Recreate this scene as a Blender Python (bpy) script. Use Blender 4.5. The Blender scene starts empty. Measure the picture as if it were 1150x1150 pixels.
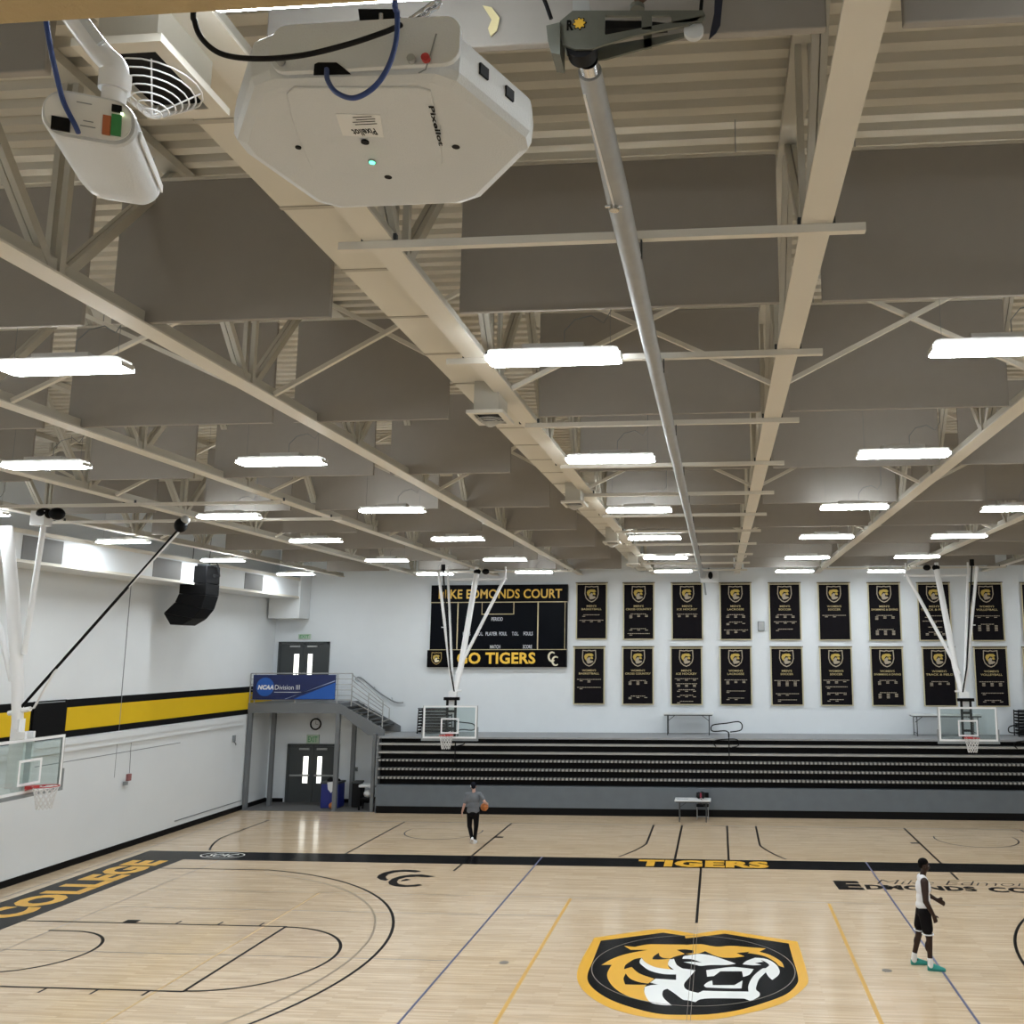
import bpy, bmesh, math, random
import numpy as np
from mathutils import Vector, Matrix
random.seed(7)
PI = math.pi
SC = bpy.context.scene
COL = SC.collection

# ---------------------------------------------------------------- camera model (surveyed from the photograph)
CF, CCX, CCY, YAW, PIT, ROL = 1011.3, 726.0, 576.2, .0789, .1540, -.0019
CPOS = np.array([.548, -17.40, 5.63])
_F0 = np.array([-math.sin(YAW), math.cos(YAW), 0]); _R = np.array([math.cos(YAW), math.sin(YAW), 0]); _U = np.array([0, 0, 1.])
_F = _F0*math.cos(PIT) + _U*math.sin(PIT); _U2 = _U*math.cos(PIT) - _F0*math.sin(PIT)
CR = _R*math.cos(ROL) + _U2*math.sin(ROL); CU = _U2*math.cos(ROL) - _R*math.sin(ROL)
def at(u, v, ax, val):
    """world point of a photo measurement on a known plane"""
    d = _F + CR*(u-CCX)/CF - CU*(v-CCY)/CF
    i = 'XYZ'.index(ax)
    return Vector(CPOS + (val-CPOS[i])/d[i]*d)

# ---------------------------------------------------------------- materials
MATS = {}
def mat(name, col, rough=.6, metal=0, spec=.5, noise=0, nscale=8, bump=0, bscale=60, coat=0, emit=None, estr=0):
    if name in MATS: return MATS[name]
    m = bpy.data.materials.new(name); m.use_nodes = True
    nt = m.node_tree; b = nt.nodes['Principled BSDF']
    b.inputs['Base Color'].default_value = (*col, 1)
    b.inputs['Roughness'].default_value = rough; b.inputs['Metallic'].default_value = metal
    b.inputs['Specular IOR Level'].default_value = spec; b.inputs['Coat Weight'].default_value = coat
    if noise or bump:
        tc = nt.nodes.new('ShaderNodeTexCoord')
    if noise:
        n = nt.nodes.new('ShaderNodeTexNoise'); n.inputs['Scale'].default_value = nscale; n.inputs['Detail'].default_value = 5
        nt.links.new(tc.outputs['Object'], n.inputs['Vector'])
        r = nt.nodes.new('ShaderNodeMapRange'); r.inputs['To Min'].default_value = 1-noise; r.inputs['To Max'].default_value = 1+noise
        nt.links.new(n.outputs['Fac'], r.inputs['Value'])
        mx = nt.nodes.new('ShaderNodeVectorMath'); mx.operation = 'SCALE'; mx.inputs[0].default_value = col
        nt.links.new(r.outputs['Result'], mx.inputs['Scale']); nt.links.new(mx.outputs['Vector'], b.inputs['Base Color'])
    if bump:
        n2 = nt.nodes.new('ShaderNodeTexNoise'); n2.inputs['Scale'].default_value = bscale; n2.inputs['Detail'].default_value = 3
        nt.links.new(tc.outputs['Object'], n2.inputs['Vector'])
        bp = nt.nodes.new('ShaderNodeBump'); bp.inputs['Strength'].default_value = bump; bp.inputs['Distance'].default_value = .01
        nt.links.new(n2.outputs['Fac'], bp.inputs['Height']); nt.links.new(bp.outputs['Normal'], b.inputs['Normal'])
    if emit:
        b.inputs['Emission Color'].default_value = (*emit, 1); b.inputs['Emission Strength'].default_value = estr
    MATS[name] = m
    return m

LAMP = 27.0
DK = .12
M_wall = mat('wall_paint', (.64, .67, .69), .7, noise=.03, nscale=1.5)
M_wallL = mat('wall_paint_left', (.68, .71, .73), .6, noise=.03, nscale=1.2, bump=.1, bscale=30)
M_back = mat('block_wall_paint', (.66, .70, .73), .7, noise=.03, nscale=2, bump=.15, bscale=25)
M_deck = mat('deck_paint', (.56, .53, .455), .6, noise=.04, nscale=2)
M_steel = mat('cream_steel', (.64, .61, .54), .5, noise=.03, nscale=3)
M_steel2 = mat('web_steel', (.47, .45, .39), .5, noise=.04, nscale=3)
M_baffle = mat('baffle_cloth', (.32, .30, .275), .95, noise=.04, nscale=6)
M_duct = mat('duct_paint', (.61, .58, .50), .5, noise=.03, nscale=2)
M_seam = mat('duct_seam', (.40, .37, .31), .5)
M_black = mat('black_paint', (.004, .004, .0045), .5, spec=DK)
M_bandblk = mat('floor_black', (.0035, .0035, .0045), .22, spec=.05)
M_floorgold = mat('floor_gold', (.74, .40, .03), .3, spec=.4)
M_floorwhite = mat('floor_white', (.78, .80, .79), .3, spec=.4)
M_floorgrey = mat('floor_grey', (.21, .185, .155), .4, spec=.15)
M_floorblue = mat('floor_blue', (.10, .11, .19), .4, spec=.15)
M_floorline = mat('floor_dark_line', (.005, .004, .0035), .4, spec=.05)
M_flooryel = mat('floor_yellow_line', (.60, .36, .09), .4, spec=.2)
M_floorfaint = mat('floor_faint_line', (.29, .235, .165), .4, spec=.15)
M_gold = mat('gold_paint', (.66, .44, .012), .55, noise=.03, nscale=3, spec=.2)
M_white = mat('white_enamel', (.78, .79, .80), .35)
M_whitep = mat('white_plastic', (.60, .62, .63), .38, noise=.03, nscale=4, bump=.2, bscale=260)
M_label = mat('label_paper', (.74, .74, .72), .5)
M_grey = mat('grey_paint', (.22, .24, .25), .5, noise=.05, nscale=3)
M_panel = mat('grey_panel', (.125, .145, .165), .5, noise=.12, nscale=2.5, spec=.3)
M_deckgrey = mat('bleacher_deck', (.27, .28, .29), .6, noise=.05)
M_seat = mat('seat_edge', (.34, .34, .33), .5)
M_dgrey = mat('dark_grey_paint', (.058, .064, .066), .5, spec=.3)
M_pframe = mat('platform_paint', (.145, .155, .165), .5, spec=.3)
M_carpet = mat('dark_mat', (.10, .10, .10), .8, noise=.2, nscale=30)
M_galv = mat('galvanised', (.34, .35, .35), .5, metal=.25, noise=.14, nscale=9)
M_bracket = mat('bracket_steel', (.115, .12, .10), .5, metal=.1, noise=.12, nscale=20)
M_chrome = mat('chrome', (.6, .6, .6), .2, metal=1)
M_tan = mat('tan_soffit', (.46, .34, .17), .7, noise=.05, nscale=30, bump=.3, bscale=80)
M_rubber = mat('black_rubber', (.007, .007, .008), .6, spec=.2)
M_bluec = mat('blue_cable', (.02, .05, .20), .5)
M_red = mat('red_paint', (.42, .03, .03), .45)
M_green = mat('green_terminal', (.03, .22, .06), .5)
M_orange = mat('orange_terminal', (.42, .12, .04), .5)
M_led = mat('green_led', (.1, .8, .4), .4, emit=(.1, 1, .5), estr=1.6)
M_ledw = mat('small_led', (.9, 1, .7), .4, emit=(.8, 1, .6), estr=1.2)
M_lens = mat('led_lens', (.9, .92, .95), .4, emit=(.90, .96, 1.0), estr=LAMP)
M_house = mat('fixture_housing', (.55, .54, .51), .5)
M_glow = mat('door_lite', (.9, .95, .88), .3, emit=(1, 1, .92), estr=.75)
M_sb = mat('scoreboard_black', (.002, .002, .003), .5, spec=.06)
M_sbp = mat('scoreboard_panel', (.002, .003, .005), .45, noise=.3, nscale=12, spec=.06)
M_cream = mat('cream_trim', (.55, .46, .27), .5)
M_letter = mat('gold_letter', (.72, .44, .05), .45)
M_bcloth = mat('banner_cloth', (.005, .004, .0055), .8, noise=.25, nscale=6, spec=DK)
M_bborder = mat('banner_border', (.50, .45, .30), .8)
M_bgold = mat('banner_gold', (.46, .33, .07), .8)
M_btext = mat('banner_text', (.36, .31, .24), .8)
M_navy = mat('banner_navy', (.006, .016, .09), .5, noise=.25, nscale=3)
M_blue = mat('banner_blue', (.01, .09, .40), .5)
M_bwhite = mat('banner_white', (.70, .72, .75), .5)
M_binblue = mat('bin_blue', (.01, .02, .18), .5)
M_exit = mat('exit_sign', (.42, .52, .42), .5)
M_exitg = mat('exit_letter', (.10, .32, .14), .5)
M_ball = mat('ball_orange', (.50, .17, .045), .6, noise=.1, nscale=20, bump=.3, bscale=400)
M_net = mat('net_cord', (.65, .65, .65), .8)
M_skin_l = mat('skin_light', (.50, .30, .24), .6)
M_skin_d = mat('skin_dark', (.030, .014, .009), .55, spec=.3)
M_shirt = mat('shirt_grey', (.13, .14, .155), .9, noise=.2, nscale=9)
M_pants = mat('pants_black', (.004, .004, .005), .8, spec=DK)
M_shorts = mat('shorts_black', (.006, .005, .006), .8, spec=DK)
M_tank = mat('tank_white', (.72, .73, .76), .8, noise=.06, nscale=14)
M_teal = mat('shoe_teal', (.02, .28, .24), .5)
M_hair = mat('hair_black', (.003, .0025, .0025), .9, spec=DK)
M_hair2 = mat('cap_dark', (.008, .009, .014), .9, spec=DK)
M_sock = mat('sock_white', (.75, .75, .74), .9)
M_tape = mat('yellow_tape', (.70, .62, .35), .6)

def glass_mat():
    m = bpy.data.materials.new('backboard_glass'); m.use_nodes = True; nt = m.node_tree; nt.nodes.clear()
    o = nt.nodes.new('ShaderNodeOutputMaterial'); mx = nt.nodes.new('ShaderNodeMixShader')
    t = nt.nodes.new('ShaderNodeBsdfTransparent'); t.inputs[0].default_value = (.88, .93, .92, 1)
    g = nt.nodes.new('ShaderNodeBsdfGlossy'); g.inputs['Roughness'].default_value = .03
    f = nt.nodes.new('ShaderNodeFresnel'); f.inputs[0].default_value = 1.35
    mx.inputs[0].default_value = .07; nt.links.new(t.outputs[0], mx.inputs[1]); nt.links.new(g.outputs[0], mx.inputs[2])
    nt.links.new(mx.outputs[0], o.inputs[0]); return m
M_glass = glass_mat()

def floor_mat():
    m = bpy.data.materials.new('maple_floor'); m.use_nodes = True; nt = m.node_tree; b = nt.nodes['Principled BSDF']
    L = nt.links.new
    tc = nt.nodes.new('ShaderNodeTexCoord')
    br = nt.nodes.new('ShaderNodeTexBrick'); br.inputs['Scale'].default_value = 1
    br.inputs['Brick Width'].default_value = 1.1; br.inputs['Row Height'].default_value = .057; br.inputs['Mortar Size'].default_value = .0008
    br.inputs['Color1'].default_value = (.575, .430, .275, 1); br.inputs['Color2'].default_value = (.700, .545, .370, 1)
    br.inputs['Mortar'].default_value = (.38, .26, .15, 1); br.offset = .37
    L(tc.outputs['Object'], br.inputs['Vector'])
    mp = nt.nodes.new('ShaderNodeMapping'); mp.inputs['Scale'].default_value = (.9, 14, 1); L(tc.outputs['Object'], mp.inputs['Vector'])
    n = nt.nodes.new('ShaderNodeTexNoise'); n.inputs['Scale'].default_value = 1.6; n.inputs['Detail'].default_value = 7; L(mp.outputs[0], n.inputs['Vector'])
    r = nt.nodes.new('ShaderNodeMapRange'); r.inputs['From Min'].default_value = .3; r.inputs['From Max'].default_value = .7
    r.inputs['To Min'].default_value = .86; r.inputs['To Max'].default_value = 1.10; L(n.outputs['Fac'], r.inputs['Value'])
    v = nt.nodes.new('ShaderNodeVectorMath'); v.operation = 'SCALE'; L(br.outputs['Color'], v.inputs[0]); L(r.outputs[0], v.inputs['Scale'])
    L(v.outputs[0], b.inputs['Base Color'])
    n3 = nt.nodes.new('ShaderNodeTexNoise'); n3.inputs['Scale'].default_value = .5; n3.inputs['Detail'].default_value = 4; L(tc.outputs['Object'], n3.inputs['Vector'])
    r2 = nt.nodes.new('ShaderNodeMapRange'); r2.inputs['To Min'].default_value = .20; r2.inputs['To Max'].default_value = .34; L(n3.outputs['Fac'], r2.inputs['Value'])
    b.inputs['Roughness'].default_value = .27; b.inputs['Specular IOR Level'].default_value = .4
    b.inputs['Coat Weight'].default_value = .6; b.inputs['Coat Roughness'].default_value = .12
    return m
M_floor = floor_mat()

def stripe_mat():
    m = bpy.data.materials.new('numbered_seat_edge'); m.use_nodes = True; nt = m.node_tree; b = nt.nodes['Principled BSDF']
    tc = nt.nodes.new('ShaderNodeTexCoord'); w = nt.nodes.new('ShaderNodeTexWave'); w.wave_type = 'BANDS'; w.bands_direction = 'X'
    w.inputs['Scale'].default_value = 2*PI/(20*.145)   # one band per moulded rib
    nt.links.new(tc.outputs['Object'], w.inputs['Vector'])
    c = nt.nodes.new('ShaderNodeValToRGB'); c.color_ramp.elements[0].position = .38; c.color_ramp.elements[1].position = .55
    c.color_ramp.elements[0].color = (.05, .05, .05, 1); c.color_ramp.elements[1].color = (.36, .36, .35, 1)
    nt.links.new(w.outputs['Fac'], c.inputs[0]); nt.links.new(c.outputs[0], b.inputs['Base Color']); b.inputs['Roughness'].default_value = .5
    return m
M_dots = stripe_mat()

# ---------------------------------------------------------------- object helpers
def tag(o, label=None, cat=None, group=None, kind=None):
    if label: o['label'] = label
    if cat: o['category'] = cat
    if group: o['group'] = group
    if kind: o['kind'] = kind
    return o
def thing(name, label, cat, loc=(0, 0, 0), rz=0, group=None):
    o = bpy.data.objects.new(name, None); COL.objects.link(o); o.empty_display_size = .1
    o.location = loc; o.rotation_euler = (0, 0, rz)
    return tag(o, label, cat, group)
def children(o): return [c for c in bpy.data.objects if c.parent == o]
KIDS = {}
def copy_tree(o, parent=None):
    c = o.copy(); COL.objects.link(c)
    if parent: c.parent = parent
    KIDS[c.name] = []
    for ch in KIDS.get(o.name, []):
        KIDS[c.name].append(copy_tree(ch, c))
    return c
def wmat(o):
    m = Matrix.Translation(o.location) @ o.rotation_euler.to_matrix().to_4x4()
    return (wmat(o.parent) @ m) if o.parent else m

class MB:
    """collects shapes; build() links them as one mesh object"""
    def __init__(s): s.v = []; s.f = []; s.sm = []
    def add(s, vs, fs, smooth=False):
        n = len(s.v); s.v += [tuple(v) for v in vs]; s.f += [tuple(n+i for i in f) for f in fs]; s.sm += [smooth]*len(fs); return s
    def box(s, x0, x1, y0, y1, z0, z1):
        vs = [(x, y, z) for z in (z0, z1) for y in (y0, y1) for x in (x0, x1)]
        return s.add(vs, [(0, 2, 3, 1), (4, 5, 7, 6), (0, 1, 5, 4), (2, 6, 7, 3), (0, 4, 6, 2), (1, 3, 7, 5)])
    def bar(s, a, b, w, h, up=(0, 0, 1)):
        a = Vector(a); b = Vector(b); d = (b-a).normalized(); up = Vector(up)
        if abs(d.dot(up)) > .98: up = Vector((0, 1, 0))
        sx = d.cross(up).normalized()*w/2; sz = sx.cross(d).normalized()*h/2
        vs = [p+q for p in (a, b) for q in (-sx-sz, sx-sz, sx+sz, -sx+sz)]
        return s.add(vs, [(3, 2, 1, 0), (4, 5, 6, 7), (0, 1, 5, 4), (1, 2, 6, 5), (2, 3, 7, 6), (3, 0, 4, 7)])
    def tube(s, pts, r, n=8, closed=False, caps=True):
        pts = [Vector(p) for p in pts]; m = len(pts)
        rs = r if isinstance(r, (list, tuple)) else [r]*m
        rings = []; prev = None
        for i, p in enumerate(pts):
            if closed: d = pts[(i+1) % m]-pts[i-1]
            else: d = pts[min(i+1, m-1)]-pts[max(i-1, 0)]
            d.normalize()
            if prev is None:
                u = Vector((0, 0, 1)) if abs(d.z) < .9 else Vector((1, 0, 0))
            else: u = prev
            x = d.cross(u)
            if x.length < 1e-4: x = d.cross(Vector((0, 1, 0)))
            x.normalize(); y = x.cross(d).normalized(); prev = y
            rings.append([p+x*rs[i]*math.cos(2*PI*k/n)+y*rs[i]*math.sin(2*PI*k/n) for k in range(n)])
        vs = [v for rg in rings for v in rg]; fs = []
        for i in range(m if closed else m-1):
            j = (i+1) % m
            for k in range(n):
                fs.append((i*n+k, i*n+(k+1) % n, j*n+(k+1) % n, j*n+k))
        s.add(vs, fs, True)
        if caps and not closed:
            s.add(rings[0], [tuple(range(n))[::-1]]); s.add(rings[-1], [tuple(range(n))])
        return s
    def capsule(s, a, b, ra, rb, n=14):
        a = Vector(a); b = Vector(b); d = b-a; L = d.length; d = d.normalized() if L > 1e-6 else Vector((0, 0, 1))
        pts, rs = [], []
        for k in range(5): t = PI/2*k/4; pts.append(a-d*ra*math.cos(t)*.999); rs.append(max(ra*math.sin(t), .0005))
        for k in range(5): t = PI/2*k/4; pts.append(b+d*rb*math.sin(t)*.999); rs.append(max(rb*math.cos(t), .0005))
        return s.tube(pts, rs, n)
    def ell(s, c, rx, ry, rz, n=18, rot=None):
        vs = []; fs = []; m = n//2
        for i in range(m+1):
            t = PI*i/m
            for k in range(n):
                v = Vector((rx*math.sin(t)*math.cos(2*PI*k/n), ry*math.sin(t)*math.sin(2*PI*k/n), rz*math.cos(t)))
                if rot: v = rot @ v
                vs.append(v+Vector(c))
        for i in range(m):
            for k in range(n): fs.append((i*n+k, (i+1)*n+k, (i+1)*n+(k+1) % n, i*n+(k+1) % n))
        return s.add(vs, fs, True)
    def poly(s, pts, z):
        """flat polygon in xy at height z (concave allowed)"""
        bm = bmesh.new(); vv = [bm.verts.new((p[0], p[1], z)) for p in pts]; f = bm.faces.new(vv)
        if f.normal.z < 0 or True:
            f.normal_update()
            if f.normal.z < 0: f.normal_flip()
        bmesh.ops.triangulate(bm, faces=bm.faces[:]); bm.verts.index_update()
        s.add([v.co.copy() for v in bm.verts], [tuple(v.index for v in f.verts) for f in bm.faces]); bm.free(); return s
    def prism(s, pts, vec):
        """polygon (3-D points, planar) swept along vec"""
        n = len(pts); P = [Vector(p) for p in pts]; V = Vector(vec)
        bm = bmesh.new(); a = [bm.verts.new(p) for p in P]; b = [bm.verts.new(p+V) for p in P]
        bm.faces.new(a); bm.faces.new(b[::-1])
        for i in range(n): bm.faces.new((a[i], b[i], b[(i+1) % n], a[(i+1) % n]))
        bmesh.ops.recalc_face_normals(bm, faces=bm.faces[:]); bm.faces.ensure_lookup_table()
        bmesh.ops.triangulate(bm, faces=bm.faces[:2]); bm.verts.index_update()
        s.add([v.co.copy() for v in bm.verts], [tuple(v.index for v in f.verts) for f in bm.faces]); bm.free(); return s
    def line2(s, pts, w, z):
        """flat painted line along a polyline in xy"""
        P = [Vector((p[0], p[1])) for p in pts]; l = []; r = []
        for i, p in enumerate(P):
            d = (P[min(i+1, len(P)-1)]-P[max(i-1, 0)]).normalized(); q = Vector((-d.y, d.x))*w/2
            l.append((*(p+q), z)); r.append((*(p-q), z))
        n = len(P); s.add(l+r, [(i, n+i, n+i+1, i+1) for i in range(n-1)]); return s
    def xform(s, M): s.v = [tuple(M @ Vector(v)) for v in s.v]; return s
    def build(s, name, m, parent=None, world=False, bevel=0, label=None, fixn=False, kind=None):
        vs = s.v
        if world and parent is not None:
            inv = wmat(parent).inverted(); vs = [tuple(inv @ Vector(v)) for v in vs]
        me = bpy.data.meshes.new(name); me.from_pydata(vs, [], s.f); me.update()
        me.polygons.foreach_set('use_smooth', s.sm); me.materials.append(m)
        if fixn:
            bm = bmesh.new(); bm.from_mesh(me); bmesh.ops.recalc_face_normals(bm, faces=bm.faces[:]); bm.to_mesh(me); bm.free()
        o = bpy.data.objects.new(name, me); COL.objects.link(o)
        if parent is not None:
            o.parent = parent; KIDS.setdefault(parent.name, []).append(o)
        if bevel:
            b = o.modifiers.new('bevel', 'BEVEL'); b.width = bevel; b.segments = 2; b.limit_method = 'ANGLE'
        if label: o['label'] = label
        if kind: o['kind'] = kind
        return o
def arc(cx, cy, r, a0, a1, n=48): return [(cx+r*math.cos(math.radians(a0+(a1-a0)*i/n)), cy+r*math.sin(math.radians(a0+(a1-a0)*i/n))) for i in range(n+1)]
def struct(name, mb, m, **k): return tag(mb.build(name, m, **k), kind='structure')
def rrect(x0, x1, z0, z1, r, n=5):
    p = []
    for cx, cz, a in ((x1-r, z1-r, 0), (x0+r, z1-r, 90), (x0+r, z0+r, 180), (x1-r, z0+r, 270)):
        for i in range(n+1): t = math.radians(a+90*i/n); p.append((cx+r*math.cos(t), cz+r*math.sin(t)))
    return p

_tc = {}
def textmesh(txt, bold=.0, shear=0, extr=0):
    key = (txt, bold, shear, extr)
    if key in _tc: return _tc[key]
    c = bpy.data.curves.new('t', 'FONT'); c.body = txt; c.size = 1; c.offset = bold; c.shear = shear; c.extrude = extr; c.resolution_u = 3
    c.space_character = 1+bold*1.5
    o = bpy.data.objects.new('t', c); COL.objects.link(o); bpy.context.view_layer.update()
    dg = bpy.context.evaluated_depsgraph_get(); me = bpy.data.meshes.new_from_object(o.evaluated_get(dg))
    vs = [v.co.copy() for v in me.vertices]; fs = [tuple(p.vertices) for p in me.polygons]
    bpy.data.objects.remove(o); bpy.data.curves.remove(c); bpy.data.meshes.remove(me)
    x0 = min(v.x for v in vs); x1 = max(v.x for v in vs); y0 = min(v.y for v in vs); y1 = max(v.y for v in vs)
    out = ([((v.x-x0)/(x1-x0), (v.y-y0)/(y1-y0), v.z) for v in vs], fs); _tc[key] = out
    return out
def text(mb, txt, origin, ux, uy, w, h, bold=.0, shear=0):
    """lettering with lower-left corner at origin, spanning w along ux and h along uy"""
    vs, fs = textmesh(txt, bold, shear); o = Vector(origin); ux = Vector(ux).normalized(); uy = Vector(uy).normalized()
    return mb.add([o+ux*v[0]*w+uy*v[1]*h for v in vs], fs)

# ================================================================= SETTING
XL, XR, YN, YF, ZD = -16.9, 17.6, -18.6, 17.2, 10.42
floor = struct('floor', MB().box(XL-.3, XR+.3, YN-.3, YF+.3, -.2, 0), M_floor)
struct('wall_back', MB().box(XL-.3, XR+.3, YF, YF+.3, 0, ZD+.1), M_back)
struct('wall_left', MB().box(XL-.3, XL, YN, YF, 0, ZD+.1), M_wallL)
struct('wall_right', MB().box(XR, XR+.3, YN, YF, 0, ZD+.1), M_wall)
struct('wall_near', MB().box(XL-.3, XR+.3, YN-.3, YN, 0, ZD+.1), M_wall)
# corrugated steel deck, ribs run across the hall
dk = MB(); y = YN; per = .245; prof = []
while y < YF:
    prof += [(y, ZD), (y+per*.46, ZD), (y+per*.56, ZD+.075), (y+per*.90, ZD+.075)]; y += per
prof.append((YF, ZD))
n = len(prof); dk.add([(XL, p[0], p[1]) for p in prof]+[(XR, p[0], p[1]) for p in prof], [(i, i+1, n+i+1, n+i) for i in range(n-1)])
dk.box(XL, XR, YN, YF, ZD+.12, ZD+.2)
struct('ceiling', dk, M_deck)
# baseboards, ledge and painted stripe of the left wall
struct('baseboard_left', MB().box(XL, XL+.02, YN, YF, 0, .17), M_black)
struct('baseboard_back', MB().box(XL+.02, -16.2, YF-.02, YF, 0, .15).box(-14.05, -11.8, YF-.02, YF, 0, .15), M_black)
struct('trim_1', MB().box(XL, XL+.012, YN, YF-.01, 3.42, 4.42), M_black)
struct('trim_2', MB().box(XL+.012, XL+.02, YN, 4.65, 3.62, 4.21).box(XL+.012, XL+.02, 5.95, YF-.01, 3.60, 4.21), M_gold)
struct('trim_3', MB().box(XL, XL+.10, YN, 15.2, 3.22, 3.40), M_wallL)
struct('trim_4', MB().box(XL, XL+.07, YN, 15.2, 3.05, 3.22), M_wallL)
struct('trim_5', MB().box(XL+.001, XL+.012, 8.15, 8.175, 4.42, 7.75).box(XL+.02, XL+.024, 8.15, 8.17, 3.42, 4.42).box(XL+.001, XL+.008, 5.0, 11.3, 2.77, 2.79)
       .box(XL+.001, XL+.006, 8.15, 8.165, 2.1, 3.05).box(XL+.001, XL+.02, 11.3, 15.4, .32, .35), M_grey)
# tan soffit edge just in front of the viewer
struct('trim_6', MB().box(XL, XR, -16.5, -16.3, 6.53, 6.95), M_tan)
# carpeted alcove floor under the stair platform
struct('trim_7', MB().box(XL+.02, -11.75, 15.3, YF-.02, .0, .012), M_carpet)

# ----- painted court, all parts of the floor
def paint(name, mb, m, label=None): 
    o = mb.build(name, m, floor); 
    if label: o['label'] = label
    return o
paint('boundary_band', MB().box(-15.95, XR-.3, 7.62, 8.63, .0005, .001).box(-15.95, -14.325, -8.63, 7.62, .0005, .001), M_bandblk, 'black boundary band around the main court')
Z1 = .0016
for args in (([(0, 2.7), (0, 7.62)],), ([(0, -2.6), (0, -7.62)],)):
    paint('centre_line', MB().line2(args[0], .06, Z1), M_floorline)
for sx in (-1, 1):
    b = 14.325
    paint('lane_line', MB().line2([(sx*b, 1.83), (sx*8.534, 1.83)], .062, Z1), M_floorline)
    paint('lane_line', MB().line2([(sx*b, -1.83), (sx*8.534, -1.83)], .062, Z1), M_floorline)
    paint('free_throw_line', MB().line2([(sx*8.534, 1.85), (sx*8.534, -1.85)], .062, Z1), M_floorline)
    paint('free_throw_circle', MB().line2([(-sx*q[0], q[1]) for q in arc(8.534, 0, -1.80, -90, 90)] if False else [(sx*(8.534-1.80*math.cos(math.radians(a))), 1.80*math.sin(math.radians(a))) for a in range(-90, 91, 4)], .062, Z1), M_floorline)
    paint('three_point_line', MB().line2([(sx*b, 6.6), (sx*(12.75-1.4), 6.6)] + [(sx*(12.75-6.75*math.cos(math.radians(a))), 6.75*math.sin(math.radians(a))) for a in range(77, -78, -3)] + [(sx*(12.75-1.4), -6.6), (sx*b, -6.6)], .062, Z1), M_floorline)
    paint('inner_three_point_line', MB().line2([(sx*(12.75-6.38*math.cos(math.radians(a))), 6.38*math.sin(math.radians(a))) for a in range(76, -77, -3)], .05, Z1), M_floorfaint)
    paint('restricted_arc', MB().line2([(sx*13.3, 1.22)]+[(sx*(12.75-1.22*math.cos(math.radians(a))), 1.22*math.sin(math.radians(a))) for a in range(90, -91, -6)]+[(sx*13.3, -1.22)], .062, Z1), M_floorline)
    mk = MB()
    for yy in (1, -1):
        mk.box(sx*12.15, sx*11.85, yy*1.86, yy*2.06, .0012, Z1) if sx > 0 else mk.box(-12.15, -11.85, min(yy*1.86, yy*2.06), max(yy*1.86, yy*2.06), .0012, Z1)
        for x in (10.95, 10.03, 9.12):
            mk.line2([(sx*x, yy*1.83), (sx*x, yy*2.06)], .05, Z1)
    paint('lane_mark', mk, M_floorline)
    paint('attack_line', MB().line2([(sx*2.96, 4.4), (sx*2.96, -4.5)], .07, Z1), M_flooryel, 'yellow court line')
    paint('cross_court_line', MB().line2([(sx*4.45, 8.63), (sx*4.45, -8)], .045, .0019), M_floorblue, 'thin blue grey court line')
    # cross court in front of the bleachers
    cx = sx*8.28; Yb = 13.55
    paint('side_court_lane_line', MB().line2([(cx-1.83, Yb), (cx-1.83, 8.63)], .062, Z1), M_floorline)
    paint('side_court_lane_line', MB().line2([(cx+1.83, Yb), (cx+1.83, 8.63)], .062, Z1), M_floorline)
    paint('side_court_lane_line', MB().line2([(cx-sx*1.83, 7.60), (cx-sx*1.83, 6.85)], .062, Z1), M_floorline)
    paint('side_court_arc', MB().line2([(cx+1.22*math.cos(math.radians(a)), 11.97+1.22*math.sin(math.radians(a))) for a in range(-195, 16, 6)], .04, Z1), M_floorline)
    paint('side_court_three_point_line', MB().line2([(cx+6.6, Yb), (cx+6.6, 10.55)]+[(cx+6.75*math.cos(math.radians(a)), 11.97+6.75*math.sin(math.radians(a))) for a in range(-12, -30, -2)], .062, Z1), M_floorline)
    paint('side_court_three_point_line', MB().line2([(cx-6.6, Yb), (cx-6.6, 10.55)]+[(cx-6.75*math.cos(math.radians(a)), 11.97+6.75*math.sin(math.radians(a))) for a in range(-12, -30, -2)], .062, Z1), M_floorline)
    paint('side_court_sideline', MB().line2([(sx*.74, Yb), (sx*.74, 8.63)], .062, Z1), M_floorline)
    m2 = MB(); m2.box(cx-sx*1.95-.15, cx-sx*1.95+.15, 11.15, 11.33, .0012, Z1); paint('side_court_block', m2, M_floorline)
    paint('end_line', MB().line2([(sx*9.0, 4.5), (sx*9.0, -4.5)], .04, .0012), mat('floor_pale_yellow', (.56, .38, .17), .4, spec=.15))
paint('side_court_baseline', MB().line2([(-15.2, 13.55), (XR-.5, 13.55)], .045, Z1), mat('floor_mid_grey', (.10, .09, .08), .4, spec=.15))
paint('faint_court_line', MB().line2([(-13.0, 4.5), (13, 4.5)], .035, .0012), M_floorfaint)
paint('faint_court_line', MB().line2([(-13.0, 3.0), (-2.96, 3.0)], .03, .0012), M_floorgrey)
paint('faint_court_line', MB().line2([(-14.3, .02), (-4.45, .02)], .03, .0012), M_floorgrey)
paint('faint_court_line', MB().line2([(-13.25, 7.6), (-13.25, -7.6)], .03, .0012), M_floorgrey)
for p in ((566, 1081), (996, 1090)):
    q = at(*p, 'Z', 0); paint('floor_socket_cover', MB().tube([(q.x, q.y, 0), (q.x, q.y, .003)], .09, 14), M_floorgrey)
paint('outer_end_line', MB().line2([(-16.22, 13.55), (-16.22, -8)], .035, Z1), mat('floor_mid_grey', (.10, .09, .08), .4, spec=.15))
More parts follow.
